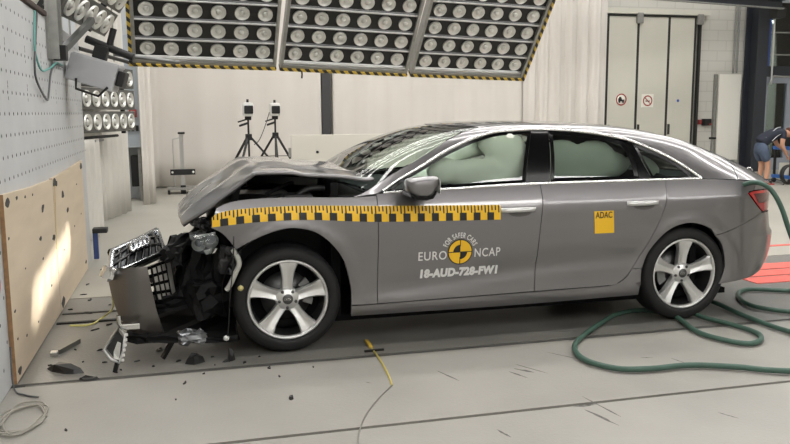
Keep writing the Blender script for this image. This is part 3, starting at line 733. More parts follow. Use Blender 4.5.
rdoor = panel('rear_door', [[(1.712,.300),(2.29,.306),(2.37,.323),(2.429,.359),(2.475,.42),(2.528,.501),(2.60,.63),(2.654,.731),(2.722,.894),(2.745,belt(2.745))], BELT(2.745,1.762), [(1.762,belt(1.762)),(1.762,.94),(1.738,.726),(1.712,.300)]], side, M_paint)
sill = panel('side_sill', [[(.408,.288),(.588,.288),(1.712,.298),(2.29,.304)], [(2.29,.304),(2.37,.321),(2.429,.357),(2.475,.42)], [(2.475,.42),(2.545,.42)], [(2.545,.42),(2.541,.216)], [(2.541,.216),(1.5,.205),(.409,.212)], [(.409,.212),(.408,.288)]], side, M_paint)
# quarter panel up to the belt, lamp cut-out at its rear end
quarter = panel('rear_quarter_panel', [[(2.475,.42),(2.528,.501),(2.60,.63),(2.654,.731),(2.722,.894),(2.745,belt(2.745))], BELT(2.745,3.62,10), [(3.62,belt(3.62)),(3.57,.948)], [(3.57,.948),(3.495,.934),(3.59,.845),(3.68,.785)], [(3.68,.785),(3.48,.72),(3.3,.665),(3.15,.635)], [(3.15,.635)]+RA[::-1][3:-2]+[(2.549,.42)], [(2.549,.42),(2.475,.42)]], side, M_paint, gap=.0013)
rb = panel('rear_bumper', [[(3.15,.632),(3.3,.662),(3.48,.718),(3.68,.782)], [(3.68,.782),(3.75,.775),(ALEN-.004,.765)], [(ALEN-.004,.765),(ALEN-.004,.38)], [(ALEN-.004,.38),(3.9,.375),(3.78,.318),(3.60,.285),(3.44,.271),(3.256,.258)], [(3.256,.258),(3.28,.404),(3.217,.564),(3.15,.632)]], side, M_paint, gap=.0013)
panel('bumper_insert', [[(3.40,.30),(3.7,.32),(3.9,.39),(ALEN-.004,.39)], [(ALEN-.004,.39),(ALEN-.004,.28)], [(ALEN-.004,.28),(3.8,.27),(3.4,.25)], [(3.4,.25),(3.40,.30)]], side, M_blackpl, off=-.035)
tl = panel('tail_lamp', [[(3.50,.932),(3.57,.945),(3.70,.945),(3.95,.94)], [(3.95,.94),(3.95,.83)], [(3.95,.83),(3.80,.79),(3.69,.785)], [(3.69,.785),(3.60,.845),(3.50,.932)]], side, M_lampred, off=.004)
panel('tail_lamp_band', [[(3.56,.925),(3.7,.925),(3.92,.922)], [(3.92,.922),(3.92,.86)], [(3.92,.86),(3.7,.85),(3.61,.855)], [(3.61,.855),(3.56,.925)]], side, M_lampdark, off=.007)
panel('boot_lid_rear', [[(3.955,.97),(ALEN-.004,.985)], [(ALEN-.004,.985),(ALEN-.004,.77)], [(ALEN-.004,.77),(3.955,.785)], [(3.955,.785),(3.955,.97)]], side, M_paint)
panel('tail_lamp_top', [[(3.575,.949),(3.70,.949),(3.95,.943)], [(3.95,.943),(3.95,.975)], [(3.95,.975),(3.62,belt(3.62)-.003)], [(3.62,belt(3.62)-.003),(3.575,.949)]], side, M_paint)
# ---- glasshouse (run along the car, distance over the section)
CH = [(.640,.030),(.77,.142),(.918,.215),(1.072,.288),(1.229,.342),(1.387,.386),(1.546,.413),(1.797,.423),(2.0,.418),(2.153,.405),(2.311,.384),(2.545,.335),(2.769,.241),(2.914,.144),(3.05,.012)]
def chrome_strip(P, w, name):                                 # bright strip following a curve on the glasshouse
    Q = catmull(P, 8); V = []; N = []; mb = MB(); F = []
    for i, (x, s) in enumerate(Q):
        a = Q[max(0, i-1)]; b = Q[min(len(Q)-1, i+1)]; d = Vector((b[0]-a[0], b[1]-a[1])).normalized(); n2 = Vector((-d.y, d.x))
        for k, (o, h) in enumerate(((-w/2, -.006), (-w/2, .006), (0, .009), (w/2, .006), (w/2, -.006))):
            pt, n = surf_n(top, x+n2.x*o, s+n2.y*o); V.append(pt+n*h)
    for i in range(len(Q)-1):
        for k in range(4): F.append((i*5+k, i*5+k+1, (i+1)*5+k+1, (i+1)*5+k))
    for mir in (0, 1):
        mb = MB(); mb.add([(p.x, 2*YC-p.y, p.z) if mir else p for p in V], F, True); mb.build(name, M_bright, car)
chrome_strip(CH, .022, 'window_chrome_strip')
chrome_strip([(x, .004) for x in (.64, .9, 1.3, 1.76, 2.2, 2.7, 3.05)], .020, 'belt_chrome_strip')
AP = [(.44,.0),(.535,.075),(.65,.165),(.738,.223),(.93,.300),(1.085,.368),(1.247,.432),(1.40,.478)]
ROOFE = [(1.40,.478),(1.60,.495),(1.9,.50),(2.3,.485),(2.6,.475),(2.8,.455)]
BL = [(2.8,.455),(2.95,.46),(3.1,.46),(3.25,.45),(3.38,.43)]   # backlight side edge
def shift(P, d): return [(x, s+d) for x, s in P]
rail = panel('roof_frame', [[(.44,.0)]+AP[1:], ROOFE, BL, [(3.38,.43),(3.375,.2),(3.36,.0)], [(3.36,.0),(3.06,.0)], CH[::-1][0:1]+CH[::-1][1:], [(.640,.030),(.60,.0)], [(.60,.0),(.44,.0)]], top, M_paint, step=.04, off=.0)
C2 = 2*SMAX
roof = panel('roof', [[(x, s+.006) for x, s in ROOFE], [(2.8,.461),(2.90,.75),(2.93,SMAX),(2.90,C2-.75),(2.8,C2-.461)], [(x, C2-s-.006) for x, s in ROOFE[::-1]], [(1.40,C2-.484),(1.30,C2-.75),(1.26,SMAX),(1.30,.75),(1.40,.484)]], top, M_paint, step=.055, mirror=False)
wind = panel('windscreen', [AP and [(x, s+.006) for x, s in AP[1:]], [(1.40,.484),(1.30,.75),(1.26,SMAX),(1.30,C2-.75),(1.40,C2-.484)], [(x, C2-s-.006) for x, s in AP[::-1][:-1]], [(.535,C2-.081),(.40,C2-.5),(.36,SMAX),(.40,.5),(.535,.081)]], top, M_wglass, step=.05, mirror=False, off=-.004)
backl = panel('rear_window', [[(x, s+.006) for x, s in BL], [(3.38,.436),(3.48,.7),(3.51,SMAX),(3.48,C2-.7),(3.38,C2-.436)], [(x, C2-s-.006) for x, s in BL[::-1]], [(2.8,C2-.461),(2.90,C2-.75),(2.93,SMAX),(2.90,.75),(2.8,.461)]], top, M_tglass, step=.05, mirror=False, off=-.003)
boot = panel('boot_lid', [[(3.363,.002),(3.378,.2),(3.385,.43),(3.485,.7),(3.515,SMAX),(3.485,C2-.7),(3.385,C2-.43),(3.378,C2-.2),(3.363,C2-.002)], [(3.363,C2-.002),(3.6,C2-.002),(3.90,C2-.002)], [(3.90,C2-.002),(3.935,C2-.5),(3.94,SMAX),(3.935,.5),(3.90,.002)], [(3.90,.002),(3.6,.002),(3.363,.002)]], top, M_paint, step=.05, mirror=False)
# window openings: glossy black surrounds with panes set in them
def pane_with_frame(poly, name, m, parent, fw=.022):
    out = seg_path(poly, .03); inn = inset(out, fw); fr = MB()
    V = []; n = len(out)
    for (a, b) in zip(out, inn):
        P, nn = surf_n(top, *a); V.append(P+nn*.001); P, nn = surf_n(top, *b); V.append(P-nn*.004)
    F = [(2*i, 2*((i+1) % n), 2*((i+1) % n)+1, 2*i+1) for i in range(n)]
    for mir in (0, 1):
        q = MB(); q.add([(p.x, 2*YC-p.y, p.z) if mir else p for p in V], F, True); q.build('window_surround', M_gloss, parent)
    return panel(name, None, top, m, parent, raw=inn, gap=0, off=-.006, thick=.004, step=.05)
pane_with_frame([[(.660,.018),(1.0,.016),(1.650,.014)], [(1.650,.014),(1.70,.2),(1.765,.398)], [(1.765,.398)]+[(x, s-.014) for x, s in CH[1:7][::-1]], [(.77,.128),(.71,.065),(.660,.018)]], 'side_window', M_glass, fdoor)
panel('pillar_trim', [[(1.652,.016),(1.702,.2),(1.767,.408)], [(1.767,.408),(1.90,.408)], [(1.90,.408),(1.875,.2),(1.84,.016)], [(1.84,.016),(1.652,.016)]], top, M_gloss, off=.002)
pane_with_frame([[(1.842,.014),(2.2,.012),(2.535,.012)], [(2.535,.012),(2.528,.15),(2.50,.255),(2.465,.322)], [(2.465,.322),(2.311,.366),(2.153,.388),(2.0,.402),(1.902,.404)], [(1.902,.404),(1.877,.2),(1.842,.014)]], 'side_window', M_tglass, rdoor, .03)
panel('pillar_trim', [[(2.537,.012),(2.530,.15),(2.502,.255),(2.468,.322)], [(2.468,.322),(2.545,.318)], [(2.545,.318),(2.585,.18),(2.64,.012)], [(2.64,.012),(2.537,.012)]], top, M_gloss, off=.002)
pane_with_frame([[(2.642,.012),(3.0,.012)], [(3.0,.012),(2.90,.128),(2.75,.232),(2.547,.317)], [(2.547,.317),(2.587,.18),(2.642,.012)]], 'quarter_window', M_tglass, rdoor, .024)
# ---- dark body shell behind the panels, floor pan, wheel houses
def shell_part(name, fn, rng_p, rng_q, skip, m, depth, np_, nq):
    for mir in (0, 1):
        V = []; F = []; mb = MB()
        for i in range(np_+1):
            for j in range(nq+1):
                P, n = surf_n(fn, rng_p[0]+(rng_p[1]-rng_p[0])*i/np_, rng_q[0]+(rng_q[1]-rng_q[0])*j/nq); P = P-n*depth
                V.append((P.x, 2*YC-P.y, P.z) if mir else tuple(P))
        for i in range(np_):
            for j in range(nq):
                p = rng_p[0]+(rng_p[1]-rng_p[0])*(i+.5)/np_; q = rng_q[0]+(rng_q[1]-rng_q[0])*(j+.5)/nq
                if skip(p, q): continue
                k = i*(nq+1)+j; F.append((k, k+1, k+nq+2, k+nq+1))
        mb.add(V, F, True); mb.build(name, m, car, fix=False)
def skip_side(p, z):
    if math.hypot(p-.03, z-.40) < .46 and p < .6: return True
    if math.hypot(p-2.92, z-.36) < .42: return True
    if p > 3.25 and z < .42: return True
    return z > belt(min(p, 3.9))-.03
shell_part('inner_shell', side, (-.2, ALEN), (.2, 1.04), skip_side, M_under, .03, 110, 24)
MB().box((-.30, .14, .16), (3.35, 2*YC-.14, .20)).build('floor_pan', M_under, car)
MB().box((.30, .12, .2), (.36, 2*YC-.12, 1.0)).build('firewall', M_under, car)
MB().box((3.0, .10, .2), (3.05, 2*YC-.10, 1.02)).build('rear_bulkhead', M_under, car)
for cx, cz, r in ((.03, .40, .445), (2.92, .36, .405)):
    for sg in (0, 1):
        V = []; F = []; n = 20
        for i in range(n+1):
            t = math.radians((-6 if cx < 1 else 4)+(206 if cx < 1 else 180)*i/n)
            for y in (.035, .36): V.append((cx+r*math.cos(t), 2*YC-y if sg else y, cz+r*math.sin(t)))
        for i in range(n): F.append((2*i, 2*i+1, 2*i+3, 2*i+2))
        k = len(V); V.append((cx, 2*YC-.36 if sg else .36, cz))
        for i in range(n): F.append((2*i+1, 2*i+3, k))
        q = MB(); q.add(V, F, True); q.build('wheel_house', M_under, car, fix=False)
# rolled paint lips of the arches
for arc in (FA, RA):
    for mir in (0, 1):
        Q = [side(a, z) for a, z in catmull(arc, 6)]; V = []; F = []
        for p in Q:
            for d in (0., .03): V.append((p[0], (2*YC-p[1]-d-.001) if mir else p[1]+d+.001, p[2]))
        for i in range(len(Q)-1): F.append((2*i, 2*i+1, 2*i+3, 2*i+2))
        q = MB(); q.add(V, F, True); q.build('arch_lip', M_paint, car, fix=False)
# ---- wheels
def wheel(cx, cz, near=True, steer=0.):
    def T(p):
        x, y, z = p
        if not near: y = 2*YC-2*.045-y
        return (cx+x, .045+y, cz+z)
    def B(mb, name, m, parent, smooth=None):
        mb.v = [T(p) for p in mb.v]; return mb.build(name, m, parent)
    w = B(MB().lathe([(.262,.012),(.264,.004),(.258,-.003),(.250,-.002),(.243,.010),(.240,.022)], (0, 0, 0), 'y', 56), 'wheel', M_alloy, car)
    B(MB().lathe([(.2395,.023),(.232,.09),(.228,.2)], (0, 0, 0), 'y', 56), 'rim_barrel', mat('barrel_dark', (58,58,58), .5, metal=.5), w)
    B(MB().lathe([(.258,.20),(.262,.012),(.268,-.008),(.285,-.014),(.315,-.012),(.335,.0),(.346,.02),(.350,.045),(.350,.195),(.342,.22),(.30,.235),(.258,.22)], (0, 0, 0), 'y', 64), 'tyre', M_rubber, w)
    B(MB().lathe([(.02,.12),(.165,.12),(.165,.15)], (0, 0, 0), 'y', 40), 'brake_disc', M_disc, w)
    B(MB().lathe([(.0,.155),(.23,.16)], (0, 0, 0), 'y', 30), 'back_plate', M_under, w)
    V = []; q = MB()
    for k in range(7):
        t = math.radians(-32+64*k/6+(180 if cx > 1 else 12))
        for r in (.11, .175):
            for y in (.085, .118): V.append((r*math.cos(t), y, r*math.sin(t)))
    F = []
    for k in range(6):
        a = 4*k; b = a+4; F += [(a, a+2, b+2, b), (a+2, a+3, b+3, b+2), (a, b, b+1, a+1)]
    q.add(V, F+[(0,1,3,2),(24,26,27,25)]); B(q, 'brake_caliper', M_steel, w)
    for k in range(5):
        t = math.radians(90+72*k-2); c, s = math.cos(t), math.sin(t); rings = []
        V = []; F = []
        # across the spoke: under edge, shoulder, flat, ridge, flat, shoulder, under edge
        for r, hw, y in ((.045,.036,.030), (.085,.035,.030), (.13,.036,.024), (.18,.043,.015), (.215,.053,.008), (.246,.066,.003)):
            for o, dy in ((-1., .05), (-1., .010), (-.82, .002), (-.12, .012), (.12, .012), (.82, .002), (1., .010), (1., .05)):
                V.append((r*c-o*hw*s, y+dy, r*s+o*hw*c))
        n = 8
        for i in range(5):
            for j in range(n-1): a = i*n+j; F.append((a, a+1, a+n+1, a+n))
        q = MB(); q.add(V, F, False); B(q, 'spoke', M_alloy, w)
        t2 = t+math.radians(36)
        B(MB().lathe([(0,.024),(.010,.024),(.011,.04)], (.056*math.cos(t2), 0, .056*math.sin(t2)), 'y', 10), 'lug_bolt', M_disc, w)
    B(MB().lathe([(.033,.020),(.05,.028),(.072,.034),(.080,.05)], (0, 0, 0), 'y', 30), 'hub', M_alloy, w)
    hc = B(MB().lathe([(0,.014),(.028,.015),(.034,.020),(.034,.03)], (0, 0, 0), 'y', 24), 'hub_cap', M_disc, w)
    q = MB()
    for k in range(4):
        P = [(-.0165+.011*k+.008*math.cos(6.283*i/12), .0135, .008*math.sin(6.283*i/12)) for i in range(13)]; q.tube(P, .0012, 5)
    B(q, 'emblem_rings', M_bright, w)
    return w
for near in (True, False):
    wheel(0., .350, near); wheel(2.924, .350, near)
# ---- handles, mirror, lamp, filler
def on_side(poly3, off): pass
for (x, z, par) in ((1.577, .876, fdoor), (2.532, .888, rdoor)):
    for mir in (0, 1):
        my = lambda p: (p[0], 2*YC-p[1], p[2]) if mir else p
        Y = side(x, z)[1]
        V = []; F = []; n = 14
        for i in range(n+1):
            u = -1+2*i/n; xx = x+u*.128; bow = .036*(1-u**6)*.9+.002; hh = .014+.004*(1-u*u)
            yy = side(xx, z)[1]
            for a, b in ((-1, .35), (-.8, 1), (.8, 1), (1, .35), (.6, .1), (-.6, .1)): V.append(my((xx, yy-bow*b, z+.006+hh*a)))
        for i in range(n):
            for k in range(6): F.append((i*6+k, i*6+(k+1) % 6, (i+1)*6+(k+1) % 6, (i+1)*6+k))
        q = MB(); q.add(V, F, True); q.build('door_handle', M_alloy, par)
        q = MB(); n = 20; V = [my(tuple(Vector(side(x+.01+.085*math.cos(6.283*i/n), z-.012+.030*math.sin(6.283*i/n)))+Vector((0, -.001, 0)))) for i in range(n)]
        q.add(V, [tuple(range(n))]); q.build('handle_recess', mat('recess_grey', (92,90,88), .4, metal=.6), par)
for mir in (0, 1):
    def my(p): return (p[0], 2*YC-p[1], p[2]) if mir else tuple(p)
    q = MB(); V = []; F = []; n = 20; st = [(0., .55), (.05, .9), (.3, 1.02), (.7, .96), (.92, .82), (1., .55)]
    # housing: outline in x-z pushed through y, larger outside
    base = [(.765,1.028),(.80,1.012),(.86,1.006),(.905,1.015),(.93,1.05),(.95,1.10),(.952,1.128),(.935,1.138),(.86,1.136),(.79,1.128),(.757,1.115),(.745,1.08),(.75,1.05)]
    base = catmull(base, 3, True); m_ = len(base); cx, cz = .85, 1.075
    for t, k in st:
        for (x, z) in base: V.append(my((cx+(x-cx)*k, -.20+.22*t, cz+(z-cz)*k)))
    for i in range(len(st)-1):
        for j in range(m_): F.append((i*m_+j, i*m_+(j+1) % m_, (i+1)*m_+(j+1) % m_, (i+1)*m_+j))
    F.append(tuple(range(m_))); F.append(tuple(range((len(st)-1)*m_, len(st)*m_)))
    q.add(V, F, True); mirror_o = q.build('door_mirror', M_paint, fdoor)
    q = MB(); low = [(.748,1.045),(.80,1.018),(.86,1.012),(.90,1.02),(.925,1.05),(.93,1.035),(.905,1.0),(.86,.992),(.80,.998),(.76,1.015)]
    q.prism([my((x, -.195, z)) for x, z in low], (0, -.19 if mir else .19, 0)); q.build('mirror_lower_trim', M_gloss, fdoor)
    q = MB(); q.prism([my((x, .0, z)) for x, z in ((.78,1.045),(.90,1.045),(.87,1.01),(.80,1.01))], (0, -.10 if mir else .10, 0)); q.build('mirror_foot', M_gloss, fdoor)
    q = MB(); q.prism([my((.953, y, z)) for y, z in ((-.185,1.03),(-.02,1.04),(-.02,1.125),(-.185,1.12))], (.004, 0, 0)); q.build('mirror_face', M_chrome, fdoor)
M_hose = mat('hose_green', (60,88,76), .5, var=.12, scale=10)
# ---- ruler tape on the fender and front door
def strip_on_side(x0, x1, zlo, zhi, off, m, name, parent, n=None):
    n = n or max(2, int(abs(x1-x0)/.03)); V = []; F = []; nz = 3
    for i in range(n+1):
        x = x0+(x1-x0)*i/n
        for j in range(nz+1):
            P, nn = surf_n(side, x, zlo(x)+(zhi(x)-zlo(x))*j/nz); V.append(P+nn*off)
    for i in range(n):
        for j in range(nz): a = i*(nz+1)+j; F.append((a, a+1, a+nz+2, a+nz+1))
    q = MB(); q.add(V, F, True); return q.build(name, m, parent)
th = pchip([(-.46,.905),(-.418,.932),(-.2,.955),(.02,.960),(.61,.941),(1.446,.918)])
tlw = pchip([(-.46,.845),(-.35,.856),(-.2,.868),(.02,.874),(.61,.840),(1.446,.820)])
tape = strip_on_side(-.46, 1.445, tlw, th, .003, M_yel, 'ruler_tape', car); tag(tape, 'yellow and black ruler tape')
NB = 19; wB = (1.445+.46)/(2*NB+1)
for k in range(NB):
    x = -.46+wB*(2*k+1)
    zm = lambda x: tlw(x)+(th(x)-tlw(x))*.52
    strip_on_side(x, x+wB, tlw, zm, .005, M_ink, 'tape_block', tape, 3)
q = MB()
for k in range(4*NB+2):
    x = -.46+wB*.5*(k+.42); d = .0045
    for a, b in ((.54, .98),):
        V = []
        lo = .5 if k % 4 in (1, 2) else .66
        for xx in (x-d, x+d):
            for f_ in (lo, .82, .985):
                P, nn = surf_n(side, xx, tlw(xx)+(th(xx)-tlw(xx))*f_); V.append(P+nn*.0055)
        q.add(V, [(0,1,4,3),(1,2,5,4)])
q.build('tape_ticks', M_ink, tape, kind='stuff')
# ---- lettering and stickers on the flank
def text_mesh(body, size, bold=0., shear=0., space=1.):
    cu = bpy.data.curves.new('t', 'FONT'); cu.body = body; cu.size = size; cu.align_x = 'CENTER'; cu.offset = bold; cu.shear = shear; cu.space_character = space; cu.resolution_u = 4
    o = bpy.data.objects.new('t', cu); COL.objects.link(o); dg = bpy.context.evaluated_depsgraph_get(); dg.update()
    me = bpy.data.meshes.new_from_object(o.evaluated_get(dg)); V = [tuple(v.co) for v in me.vertices]; F = [tuple(p.vertices) for p in me.polygons]
    bpy.data.objects.remove(o); bpy.data.meshes.remove(me); return V, F
def lay(V, F, fx, off, m, name, parent):
    q = MB(); W = []
    for v in V:
        x, z = fx(v[0], v[1]); P, n = surf_n(side, x, z); W.append(P+n*off)
    q.add(W, F, False); o = q.build(name, m, parent, fix=False); return o
cx, cz = 1.158, .612
V, F = text_mesh('EURO', .080, .0008, .0, 1.12); w0 = min(v[0] for v in V); w1 = max(v[0] for v in V)
lay(V, F, lambda a, b: (.866+(a-w0)/(w1-w0)*.198, .566+b*1.05), .003, M_prw, 'lettering', fdoor)
V, F = text_mesh('NCAP', .080, .0008, .0, 1.12); w0 = min(v[0] for v in V); w1 = max(v[0] for v in V)
lay(V, F, lambda a, b: (1.262+(a-w0)/(w1-w0)*.186, .572+b*1.05), .003, M_prw, 'lettering', fdoor)
V, F = text_mesh('18-AUD-728-FW1', .076, .005, .06, 1.08); w0 = min(v[0] for v in V); w1 = max(v[0] for v in V)
lay(V, F, lambda a, b: (.882+(a-w0)/(w1-w0)*.556, .447+b*1.0), .003, M_prw, 'lettering', fdoor)
V, F = text_mesh('FOR SAFER CARS', .050, .0008, .0, 1.12); w0 = min(v[0] for v in V); w1 = max(v[0] for v in V)
def arc(a, b):
    t = math.radians(158-136*(a-w0)/(w1-w0)); r = .098+b; return cx+r*math.cos(t), cz+r*math.sin(t)
lay(V, F, arc, .003, M_prw, 'lettering', fdoor)
def sector(r0, r1, a0, a1, n=16):
    V = []; F = []
    for i in range(n+1):
        t = math.radians(a0+(a1-a0)*i/n)
        for r in (r0, r1): V.append((r*math.cos(t), r*math.sin(t)))
    for i in range(n): F.append((2*i, 2*i+1, 2*i+3, 2*i+2))
    return V, F
put = lambda a, b: (cx+a, cz+b)
badge = lay(*sector(.001, .088, 0, 360, 40), put, .003, M_ink, 'round_badge', fdoor)
lay(*sector(.004, .081, 0, 360, 40), put, .004, M_yel, 'badge_face', fdoor)
for a0 in (90, 270): lay(*sector(.003, .050, a0, a0+90), put, .0055, M_ink, 'badge_quarter', fdoor)
lay([(-.003,-.082),(.003,-.082),(.003,.082),(-.003,.082)], [(0,1,2,3)], put, .005, M_ink, 'badge_line', fdoor)
lay([(-.082,-.003),(.082,-.003),(.082,.003),(-.082,.003)], [(0,1,2,3)], put, .005, M_ink, 'badge_line', fdoor)
n = 4; V = [(2.146+.152*i/n+.009*(1-j/n), .691+.158*j/n) for i in range(n+1) for j in range(n+1)]; F = [(i*(n+1)+j, i*(n+1)+j+1, (i+1)*(n+1)+j+1, (i+1)*(n+1)+j) for i in range(n) for j in range(n)]
stk = lay(V, F, lambda a, b: (a, b), .003, M_yel, 'yellow_sticker', rdoor)
V, F = text_mesh('ADAC', .062, .0012, .0, 1.0); w0 = min(v[0] for v in V); w1 = max(v[0] for v in V)
lay(V, F, lambda a, b: (2.156+(a-w0)/(w1-w0)*.130, .800+b), .0045, M_ink, 'lettering', rdoor)
# ---- cabin: airbags, seats, dashboard
def blob(name, parts, m, voxel=.018, smooth=8, parent=None):
    q = MB()
    for (c, r, rot) in parts:
        bm = bmesh.new(); bmesh.ops.create_uvsphere(bm, u_segments=16, v_segments=10, radius=1)
        M_ = Matrix.Translation(c)@Matrix.Rotation(math.radians(rot), 4, 'Y')@Matrix.Diagonal((*r, 1)); bm.verts.index_update()
        q.add([M_@v.co for v in bm.verts], [[v.index for v in f.verts] for f in bm.faces], True); bm.free()
    o = q.build(name, m, parent or car)
    r_ = o.modifiers.new('join', 'REMESH'); r_.mode = 'VOXEL'; r_.voxel_size = voxel; r_.use_smooth_shade = True
    s_ = o.modifiers.new('soft', 'SMOOTH'); s_.iterations = smooth; s_.factor = .5
    return o
blob('curtain_airbag', [((1.62,.27,1.22),(.15,.07,.20),-12), ((1.50,.28,1.31),(.13,.07,.09),20), ((1.30,.25,1.14),(.27,.07,.085),-4), ((1.12,.25,1.14),(.13,.06,.10),0), ((1.36,.25,1.08),(.26,.06,.07),4), ((1.56,.26,1.12),(.16,.06,.12),0)], M_bag)
blob('front_airbag', [((1.30,.42,1.25),(.20,.10,.055),-14), ((1.18,.50,1.20),(.14,.2,.10),-20), ((1.42,.45,1.28),(.12,.10,.06),-5), ((1.05,.45,1.08),(.14,.2,.07),-10)], M_bag)
blob('rear_curtain_airbag', [((2.02,.29,1.2),(.20,.05,.15),0), ((2.28,.29,1.2),(.20,.05,.14),0), ((2.45,.30,1.15),(.14,.05,.10),0), ((2.15,.30,1.1),(.30,.05,.09),0), ((2.72,.32,1.14),(.16,.05,.07),25)], M_bag)
panel('headliner', [[(1.35,.47),(1.9,.47),(2.75,.45)], [(2.75,.45),(2.85,SMAX),(2.75,C2-.45)], [(2.75,C2-.45),(1.9,C2-.47),(1.35,C2-.47)], [(1.35,C2-.47),(1.28,SMAX),(1.35,.47)]], top, mat('headliner_grey', (190,188,182), .9), step=.1, off=-.03, mirror=False)
for y in (.55, 1.34):
    s_ = MB().rbox((1.18, y-.25, .38), (1.72, y+.25, .56), .06).build('front_seat', M_cloth, car)
    MB().rbox((-.08, y-.24, 0), (.09, y+.24, .66), .05, Matrix.Translation((1.72, 0, .5))@Matrix.Rotation(math.radians(18), 4, 'Y')).build('backrest', M_cloth, s_)
    MB().rbox((-.05, y-.13, .68), (.05, y+.13, .85), .04, Matrix.Translation((1.72, 0, .5))@Matrix.Rotation(math.radians(16), 4, 'Y')).build('headrest', M_cloth, s_)
s_ = MB().rbox((2.15, .22, .40), (2.65, 2*YC-.22, .58), .06).build('rear_seat', M_cloth, car)
MB().rbox((-.08, .24, 0), (.08, 2*YC-.24, .60), .05, Matrix.Translation((2.68, 0, .5))@Matrix.Rotation(math.radians(20), 4, 'Y')).build('backrest', M_cloth, s_)
MB().rbox((2.80, .22, 1.0), (3.40, 2*YC-.22, 1.04), .02).build('parcel_shelf', M_cloth, car)
d_ = MB(); d_.rbox((.55, .18, .70), (1.05, 2*YC-.18, 1.02), .06); d_.build('dashboard', M_cloth, car)
MB().box((.33, .20, .97), (.60, 2*YC-.20, 1.0)).build('cowl_panel', M_blackpl, car)
P = [(1.02+.17*math.sin(6.283*i/20)*.42, .55+.18*math.cos(6.283*i/20), 1.02+.17*math.sin(6.283*i/20)*.9) for i in range(21)]
MB().tube(P, .015, 8).build('steering_wheel', M_cloth, car)
for k, y in enumerate((.55, 1.15)):
    MB().tube([(.42, y, 1.065), (.60, y+.3, 1.17), (.66, y+.5, 1.20)], .008, 5).build('wiper', M_blackpl, car)
# ---------------------------------------------------------------- crushed front end (still hanging on the car)
M_crush = mat('crushed_black', (9,9,10), .62, spec=.25, var=.3, scale=12)
M_crush2 = mat('crushed_grey', (34,34,35), .4, metal=.3, var=.3, scale=20)
M_browngrey = mat('bumper_paint_shaded', (98,94,90), .32, metal=.7, coat=.8, var=.05, scale=8)  # car paint copy, its dark surroundings and brownish reflection put into the colour
near_e = [(.60,1.118),(.54,1.112),(.38,1.138),(.15,1.155),(.045,1.172),(-.16,1.175),(-.205,1.160),(-.30,1.085),(-.475,.955),(-.575,.888),(-.645,.835)]
crown_e = [(.47,1.165),(.44,1.176),(.27,1.19),(.12,1.196),(-.02,1.204),(-.13,1.206),(-.22,1.200),(-.34,1.135),(-.50,1.035),(-.60,.955),(-.672,.87)]
def hood():
    A = catmull(near_e, 5); B = catmull(crown_e, 5); n = len(A); ny = 44; V = []; N = 0; F = []; rr = random.Random(3)
    ph = [rr.uniform(0, 6.28) for _ in range(6)]
    for i in range(n):
        t = i/(n-1); y0 = .135+.16*max(0, (t-.55)/.45)**2
        for j in range(ny+1):
            v = j/ny; y = y0+(2*YC-2*y0)*v; k = 1-abs(2*v-1)**2.6; k2 = 1-abs(2*v-1)**1.7
            x = A[i][0]+(B[i][0]-A[i][0])*k; z = A[i][1]+(B[i][1]-A[i][1])*k2
            d = smooth01((t-.05)/.3)
            z += d*.006*math.sin(7*x+9*y+ph[0])*k+d*.004*math.sin(17*x-11*y+ph[1])*k
            for yc in (.42, 2*YC-.42): z += .010*math.exp(-((y-yc)/.035)**2)*smooth01(t*3)
            if t > .55: z += .010*math.sin(23*y+ph[2]+6*x)*(t-.55)*k
            V.append((x, y, z))
    for i in range(n-1):
        for j in range(ny): a = i*(ny+1)+j; F.append((a, a+1, a+ny+2, a+ny+1))
    q = MB(); q.add(V, F, True); o = q.build('bonnet', M_paint, car, fix=False); tag(o, 'bonnet folded up in the middle by the crash')
    bm = bmesh.new(); bm.from_mesh(o.data); bmesh.ops.recalc_face_normals(bm, faces=bm.faces[:])
    if sum(f.normal.z for f in bm.faces) < 0: bmesh.ops.reverse_faces(bm, faces=bm.faces[:])
    bm.to_mesh(o.data); bm.free()
    md = o.modifiers.new('thick', 'SOLIDIFY'); md.thickness = .022; md.offset = -1; md.use_rim = True
    o.data.materials.append(M_under); md.material_offset = 1; md.material_offset_rim = 0
    return o
hd = hood()
# engine bay
eb = MB().rbox((-.34, .30, .22), (.30, 2*YC-.30, .86), .04).build('engine', M_crush, car)
MB().rbox((-.25, .55, .86), (.15, 1.35, .95), .03).build('engine_cover', M_blackpl, eb)
for (p, q_, r) in (((-.35,.22,.92),(.25,.45,1.0),.016), ((-.1,.25,1.02),(.28,.62,1.07),.014), ((-.30,.5,.98),(.1,.28,.93),.02), ((.05,.2,.98),(.28,.24,1.05),.022), ((-.2,.9,1.0),(.2,.5,1.08),.012)):
    MB().tube([p, tuple((a+b)/2+(.03 if k == 2 else 0) for k, (a, b) in enumerate(zip(p, q_))), q_], r, 8, True).build('bay_hose', M_crush2, eb)
MB().rbox((.0, .17, .80), (.20, .34, 1.02), .03, None).build('strut_tower', M_crush2, eb)
MB().bar((-.20, .60, 1.10), (.26, .36, 1.08), .02, .05).build('bonnet_stay', M_crush2, eb)
MB().box((-.36, .10, .82), (.32, .15, .95)).build('inner_wing', M_crush, eb)
MB().box((-.12, 1.68, .70), (.34, 1.72, 1.08)).build('inner_wing', M_crush, eb)
MB().box((.31, .16, .9), (.36, 1.72, 1.09)).build('scuttle', M_crush, eb)
MB().prism([(-.42,1.5,.72),(-.30,1.5,1.06),(-.26,1.5,1.06),(-.36,1.5,.72)], (0,-1.2,0)).build('slam_panel', M_crush, eb)
